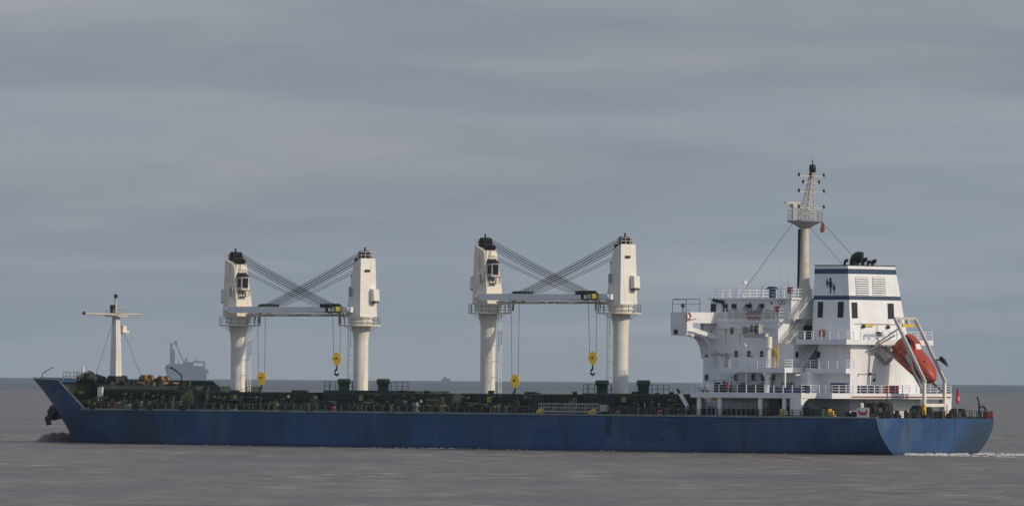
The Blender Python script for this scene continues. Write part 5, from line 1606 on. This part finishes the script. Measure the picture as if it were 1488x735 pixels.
def raft(label, u, v, y):
    x, z = qy(u, v, y)
    t = thing('life_raft', label, 'life raft', (x, y, ZA))
    mb = MB(); mb.tube([(-0.95, 0, 0.75), (-0.85, 0, 0.75), (0.85, 0, 0.75), (0.95, 0, 0.75)], [0.38, 0.48, 0.48, 0.38], 16); mb.build('canister', 'white', t)
    mb = MB()
    for xx in (-0.55, 0.55): mb.prism([(-0.5, 0), (0.5, 0), (0.48, 0.6), (0.2, 0.28), (-0.2, 0.28), (-0.48, 0.6)], 'x', xx - 0.06, xx + 0.06)
    mb.build('cradle', 'grey', t)
    mb = MB()
    for xx in (-0.4, 0.4): mb.tube([(xx - 0.04, 0, 0.75), (xx + 0.04, 0, 0.75)], 0.495, 16)
    mb.build('strap', 'dark_gear', t)
raft('white life raft canister at the forward end of the lower gallery rail', 1024, 559, 12.8)
# stowed gangway on the port side
x0, z0 = qy(783, 592, 14.0); x1, _ = qy(870, 592, 14.0)
t = thing('accommodation_ladder', 'pale grey lattice gangway stowed on its side along the blue hull rail', 'gangway', (x0, 14.0, z0))
lg = x1 - x0
mb = MB()
for zz3 in (-0.55, 0.65): mb.bar((0, 0, zz3), (lg, 0, zz3), 0.14, 0.16); mb.bar((0, -0.5, zz3), (lg, -0.5, zz3), 0.1)
mb.bar((0, 0, 0.05), (lg, 0, 0.05), 0.10)
mb.build('stringer', 'alu', t)
mb = MB()
nn = 22
for k in range(nn + 1):
    xx = lg * k / nn
    mb.bar((xx, 0, -0.55), (xx, 0, 0.65), 0.08)
    if k < nn and k % 4 == 1: mb.bar((xx, 0.03, -0.5), (lg * (k + 1) / nn, 0.03, 0.6), 0.06)
    mb.box(xx - 0.2, xx + 0.2, -0.45, -0.03, -0.5, -0.4)
mb.build('rung', 'alu', t)
mb = MB(); mb.box(lg - 1.5, lg - 0.3, -0.55, 0.1, -0.45, 0.55); mb.build('end_platform', 'grey', t)
for u, lab in ((785, 'yellow cradle under the left end of the stowed gangway'), (861, 'yellow cradle under the right end of the stowed gangway')):
    x, z = qy(u, 599, 13.9)
    tt = thing('gangway_cradle', lab, 'cradle', (x, 13.8, DECK_Z + 0.22), 0, 'yellow gangway cradles')
    mb = MB(); mb.prism([(-0.7, 0), (0.7, 0), (0.6, 0.35), (-0.3, 0.8), (-0.6, 0.7)], 'y', -0.2, 0.25); mb.build('bracket', 'yellow', tt)
    mb = MB(); mb.tube([(-0.5, 0.26, 0.4), (0.7, 0.26, 0.15)], 0.08, 6); mb.build('arm', 'yellow', tt)
# white slanted davit before the superstructure
x0, z0 = qy(999, 590, 12.6); x1, z1 = qy(985, 566, 12.6)
t = thing('store_davit', 'slanted white davit arm standing before the superstructure on the port deck', 'davit', (x0, 12.6, DECK_Z))
mb = MB(); mb.tube([(0, 0, -0.02), (0, 0, z0 - DECK_Z)], 0.3, 10); mb.build('post', 'grey', t)
mb = MB(); mb.bar((0, 0, z0 - DECK_Z), ((x1 - x0) * 0.75, 0, (z0 + (z1 - z0) * 0.75) - DECK_Z), 0.42); mb.build('arm', 'white', t)
mb = MB(); mb.bar(((x1 - x0) * 0.7, 0, (z0 + (z1 - z0) * 0.7) - DECK_Z), (x1 - x0, 0, z1 - DECK_Z), 0.24); mb.sphere((x1 - x0, 0, z1 - DECK_Z), 0.22, 8); mb.build('arm_tip', 'black', t)
# provision crane on the upper deck
xc_, _ = qy(1117, 530, 10.9)
t = thing('provision_crane', 'small cream provision crane on the upper deck beside yellow frame', 'crane', (xc_, 10.9, ZB))
zc3 = qy(1117, 489, 10.9)[1] - ZB
mb = MB(); mb.lathe([(0.55, 0), (0.5, 0.2), (0.5, zc3)], 18); mb.box(-0.62, 0.62, -0.62, 0.62, zc3 * 0.62, zc3 * 0.66); mb.build('post', 'cream', t)
xa3, za3 = qy(1082, 489, 10.9); xb3, zb3 = qy(1100, 488, 10.9)
mb = MB()
mb.hexa([(0.5, -0.35, zc3 - 0.2), (0.5, 0.35, zc3 - 0.2), (0.3, 0.35, zc3 + 0.5), (0.3, -0.35, zc3 + 0.5)], [(xa3 - xc_, -0.25, zc3 - 0.1), (xa3 - xc_, 0.25, zc3 - 0.1), (xa3 - xc_, 0.25, zc3 + 0.35), (xa3 - xc_, -0.25, zc3 + 0.35)])
mb.build('jib', 'light_grey', t)
mb = MB(); mb.box(1.6, 3.3, -0.5, 0.5, zc3 + 0.55, zc3 + 1.75); mb.box(4.0, 4.7, -0.4, 0.4, zc3 + 0.5, zc3 + 1.5); mb.build('machinery', 'grey', t)
mb = MB(); mb.box(1.9, 3.0, 0.5, 0.54, zc3 + 0.7, zc3 + 1.5); mb.build('vent', 'black', t)
mb = MB(); mb.rail([(1.4, 0.65, zc3 + 0.4), (3.5, 0.65, zc3 + 0.4)], 1.6, 1.0, 0.05, 2); mb.build('guard_frame', 'light_grey', t)
mb = MB(); mb.tube([(xa3 - xc_, 0, zc3), (xa3 - xc_ - 0.1, 0, zc3 - 1.2)], 0.05, 5); mb.sphere((xa3 - xc_ - 0.1, 0, zc3 - 1.3), 0.25, 8); mb.build('hook', 'white', t)
xf, zf = qy(1127.5, 515, 10.7)
mb = MB()
for dx in (-0.35, 0.35): mb.bar((xf + dx, 10.7, ZB), (xf + dx, 10.7, ZB + 3.2), 0.16)
for zz3 in (1.0, 1.9, 3.1): mb.bar((xf - 0.4, 10.7, ZB + zz3), (xf + 0.4, 10.7, ZB + zz3), 0.13)
mb.bar((xf - 0.35, 10.7, ZB + 1.0), (xf + 0.35, 10.7, ZB + 3.1), 0.16)
mb.build('yellow_frame', 'yellow', ship)
# warning boards
def board(name, label, u, v, y, w, h, draw):
    x, z = qy(u, v, y)
    t = thing(name, label, 'sign', (x, y, z))
    mb = MB(); mb.box(-w / 2, w / 2, -0.03, 0.03, -h / 2, h / 2); mb.build('board', 'white' if draw else 'yellow', t)
    if draw:
        mb = MB(); mb.prism([(-w * .40, h * .30), (-w * .40, -h * .05), (-w * .2, -h * .22), (w * .2, -h * .22), (w * .40, -h * .05), (w * .40, h * .30), (w * .3, h * .30), (w * .25, h * .05), (-w * .25, h * .05), (-w * .3, h * .30)], 'y', 0.03, 0.04)
        mb.prism([(-w * .4, -h * .28), (w * .4, -h * .28), (w * .4, -h * .2), (-w * .4, -h * .2)], 'y', 0.0305, 0.0405)
        mb.build('red_print', 'sign_red', t)
    return t
board('warning_sign', 'white board with red marking on the stern rail left of the transom', 1254, 599, 14.0, 2.2, 1.45, True)
board('yellow_sign', 'yellow plate below the lower gallery at the front of the superstructure', 1038, 578, 12.5, 1.3, 0.7, False)

# ------------------------------------------------------------------ water round the ship
def bow_wave():
    mb = MB()
    nx, ny = 60, 36
    vs = []
    rng = random.Random(3)
    ph = [(rng.uniform(0, 6.28), rng.uniform(0.5, 2.2), rng.uniform(0.5, 2.2)) for _ in range(7)]
    for i in range(nx + 1):
        for j in range(ny + 1):
            x = 171.0 + 18.0 * i / nx; y = -9 + 18 * j / ny
            r2 = ((x - 181.3) / 3.1) ** 2 + (y / 3.4) ** 2
            env = math.exp(-r2 ** 3 * 0.55)
            h = env * 1.45
            for p, a, b in ph: h += env * 0.05 * math.sin(2.0 * a * x + 2.0 * b * y + p)
            edge = min(i, nx - i, j, ny - j) / 6.0
            vs.append((x, y, h * min(1, edge) - 0.06))
    m = ny + 1
    mb.add(vs, [(i * m + j, (i + 1) * m + j, (i + 1) * m + j + 1, i * m + j + 1) for i in range(nx) for j in range(ny)], True)
    o = mb.build('bow_wave', 'sea', kind='structure')
    o.location = to_world((0, 0, 0)); o.rotation_euler = (0, 0, SHIP_ROT)
bow_wave()
def foam():
    mb = MB()
    rng = random.Random(9)
    def blob(x, y, s, hgt):
        n = 7
        ring_ = [(x + s * (0.7 + 0.6 * rng.random()) * math.cos(2 * math.pi * k / n), y + s * (0.7 + 0.6 * rng.random()) * math.sin(2 * math.pi * k / n), -0.02) for k in range(n)]
        mb.add(ring_ + [(x, y, hgt)], [(k, (k + 1) % n, n) for k in range(n)], True)
    # wash behind the transom trailing away to starboard quarter
    for k in range(420):
        y = rng.uniform(-10.5, 8.5)
        x = -0.7 - abs(rng.gauss(0, 0.9))
        if math.sin(y * 1.1) + math.sin(y * 0.43 + 1) + rng.gauss(0, 0.6) < -0.4: continue
        blob(x, y, rng.uniform(0.15, 0.6), rng.uniform(0.05, 0.38))
    for k in range(900):
        q = rng.random() ** 1.5
        x = -1.0 - 48 * q
        y = -8.5 - 3.0 * q + math.sin(x * 0.45) * (0.4 + 1.2 * q) + rng.gauss(0, 0.5 + 1.3 * q)
        if math.sin(x * 0.62) + math.sin(x * 0.23) + rng.gauss(0, 0.7) < -0.5: continue
        blob(x, y, rng.uniform(0.15, 0.6), rng.uniform(0.05, 0.34) * (1.2 - 0.7 * q))
    for k in range(160):
        q = rng.random()
        blob(-2 - 30 * q, 9.0 + 4 * q + rng.gauss(0, 1.2), rng.uniform(0.12, 0.4), rng.uniform(0.03, 0.12))
    for k in range(120):
        x = rng.uniform(5, 178); s_ = x / LEN
        y = hb(s_, 0.0) + abs(rng.gauss(0, 0.25)) + 0.1
        if rng.random() < 0.5 + 0.5 * math.sin(x * 0.4): blob(x, y, rng.uniform(0.12, 0.4), rng.uniform(0.03, 0.10))
    for k in range(60):
        x = 85 + rng.gauss(0, 5); blob(x, 14.2 + abs(rng.gauss(0.2, 0.5)), rng.uniform(0.15, 0.4), rng.uniform(0.04, 0.16))
    o = mb.build('wake_foam', 'foam', kind='stuff')
    o.location = to_world((0, 0, 0)); o.rotation_euler = (0, 0, SHIP_ROT)
foam()

# ------------------------------------------------------------------ far vessels and the air
def far_pt(u, dist):
    d = ray(u, 545); k = dist / d.y
    return Vector((d.x * k, dist, 0))
DV = 13500.0
pxm = DV / FPX
p = far_pt(273, DV)
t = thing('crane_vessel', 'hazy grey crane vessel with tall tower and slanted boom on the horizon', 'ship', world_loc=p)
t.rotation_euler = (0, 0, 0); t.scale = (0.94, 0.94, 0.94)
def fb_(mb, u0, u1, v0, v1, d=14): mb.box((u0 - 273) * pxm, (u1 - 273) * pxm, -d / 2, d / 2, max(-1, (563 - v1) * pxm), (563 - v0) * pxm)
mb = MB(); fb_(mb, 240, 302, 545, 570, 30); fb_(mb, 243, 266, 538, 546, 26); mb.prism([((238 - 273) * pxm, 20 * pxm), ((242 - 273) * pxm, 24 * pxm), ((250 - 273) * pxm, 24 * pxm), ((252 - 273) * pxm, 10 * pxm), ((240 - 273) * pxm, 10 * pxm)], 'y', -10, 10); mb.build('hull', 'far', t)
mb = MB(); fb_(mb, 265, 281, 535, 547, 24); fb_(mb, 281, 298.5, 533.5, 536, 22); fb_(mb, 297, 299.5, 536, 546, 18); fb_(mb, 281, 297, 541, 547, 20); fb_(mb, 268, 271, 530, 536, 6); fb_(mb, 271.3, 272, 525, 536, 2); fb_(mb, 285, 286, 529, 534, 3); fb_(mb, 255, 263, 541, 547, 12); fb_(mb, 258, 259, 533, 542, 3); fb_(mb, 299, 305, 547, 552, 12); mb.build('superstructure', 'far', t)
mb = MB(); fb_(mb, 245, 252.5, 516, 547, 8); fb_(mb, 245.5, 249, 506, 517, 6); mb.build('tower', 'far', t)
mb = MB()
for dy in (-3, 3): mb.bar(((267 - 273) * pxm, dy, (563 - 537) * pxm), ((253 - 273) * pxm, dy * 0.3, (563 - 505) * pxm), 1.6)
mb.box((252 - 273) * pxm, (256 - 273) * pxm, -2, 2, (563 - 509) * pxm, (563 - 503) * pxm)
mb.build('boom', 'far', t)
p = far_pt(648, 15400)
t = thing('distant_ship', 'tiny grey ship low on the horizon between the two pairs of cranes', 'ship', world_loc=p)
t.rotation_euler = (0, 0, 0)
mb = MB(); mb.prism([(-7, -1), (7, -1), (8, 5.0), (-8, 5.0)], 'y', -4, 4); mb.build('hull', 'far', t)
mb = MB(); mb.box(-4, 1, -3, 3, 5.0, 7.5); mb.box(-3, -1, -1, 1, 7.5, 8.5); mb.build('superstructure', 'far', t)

def haze():
    m = bpy.data.materials.new('sea_haze')
    m.use_nodes = True
    tr = m.node_tree
    tr.nodes.clear()
    out = N(tr, 'ShaderNodeOutputMaterial')
    v = N(tr, 'ShaderNodeVolumePrincipled')
    v.inputs['Color'].default_value = (0.72, 0.86, 1.0, 1)
    v.inputs['Density'].default_value = 2.1e-5
    v.inputs['Anisotropy'].default_value = 0.0
    L(tr, v.outputs[0], out.inputs['Volume'])
    mb = MB(); mb.box(-16500, 16500, -16500, 16500, -4.0, 72.0)
    mb.build('haze', m, kind='stuff')
haze()
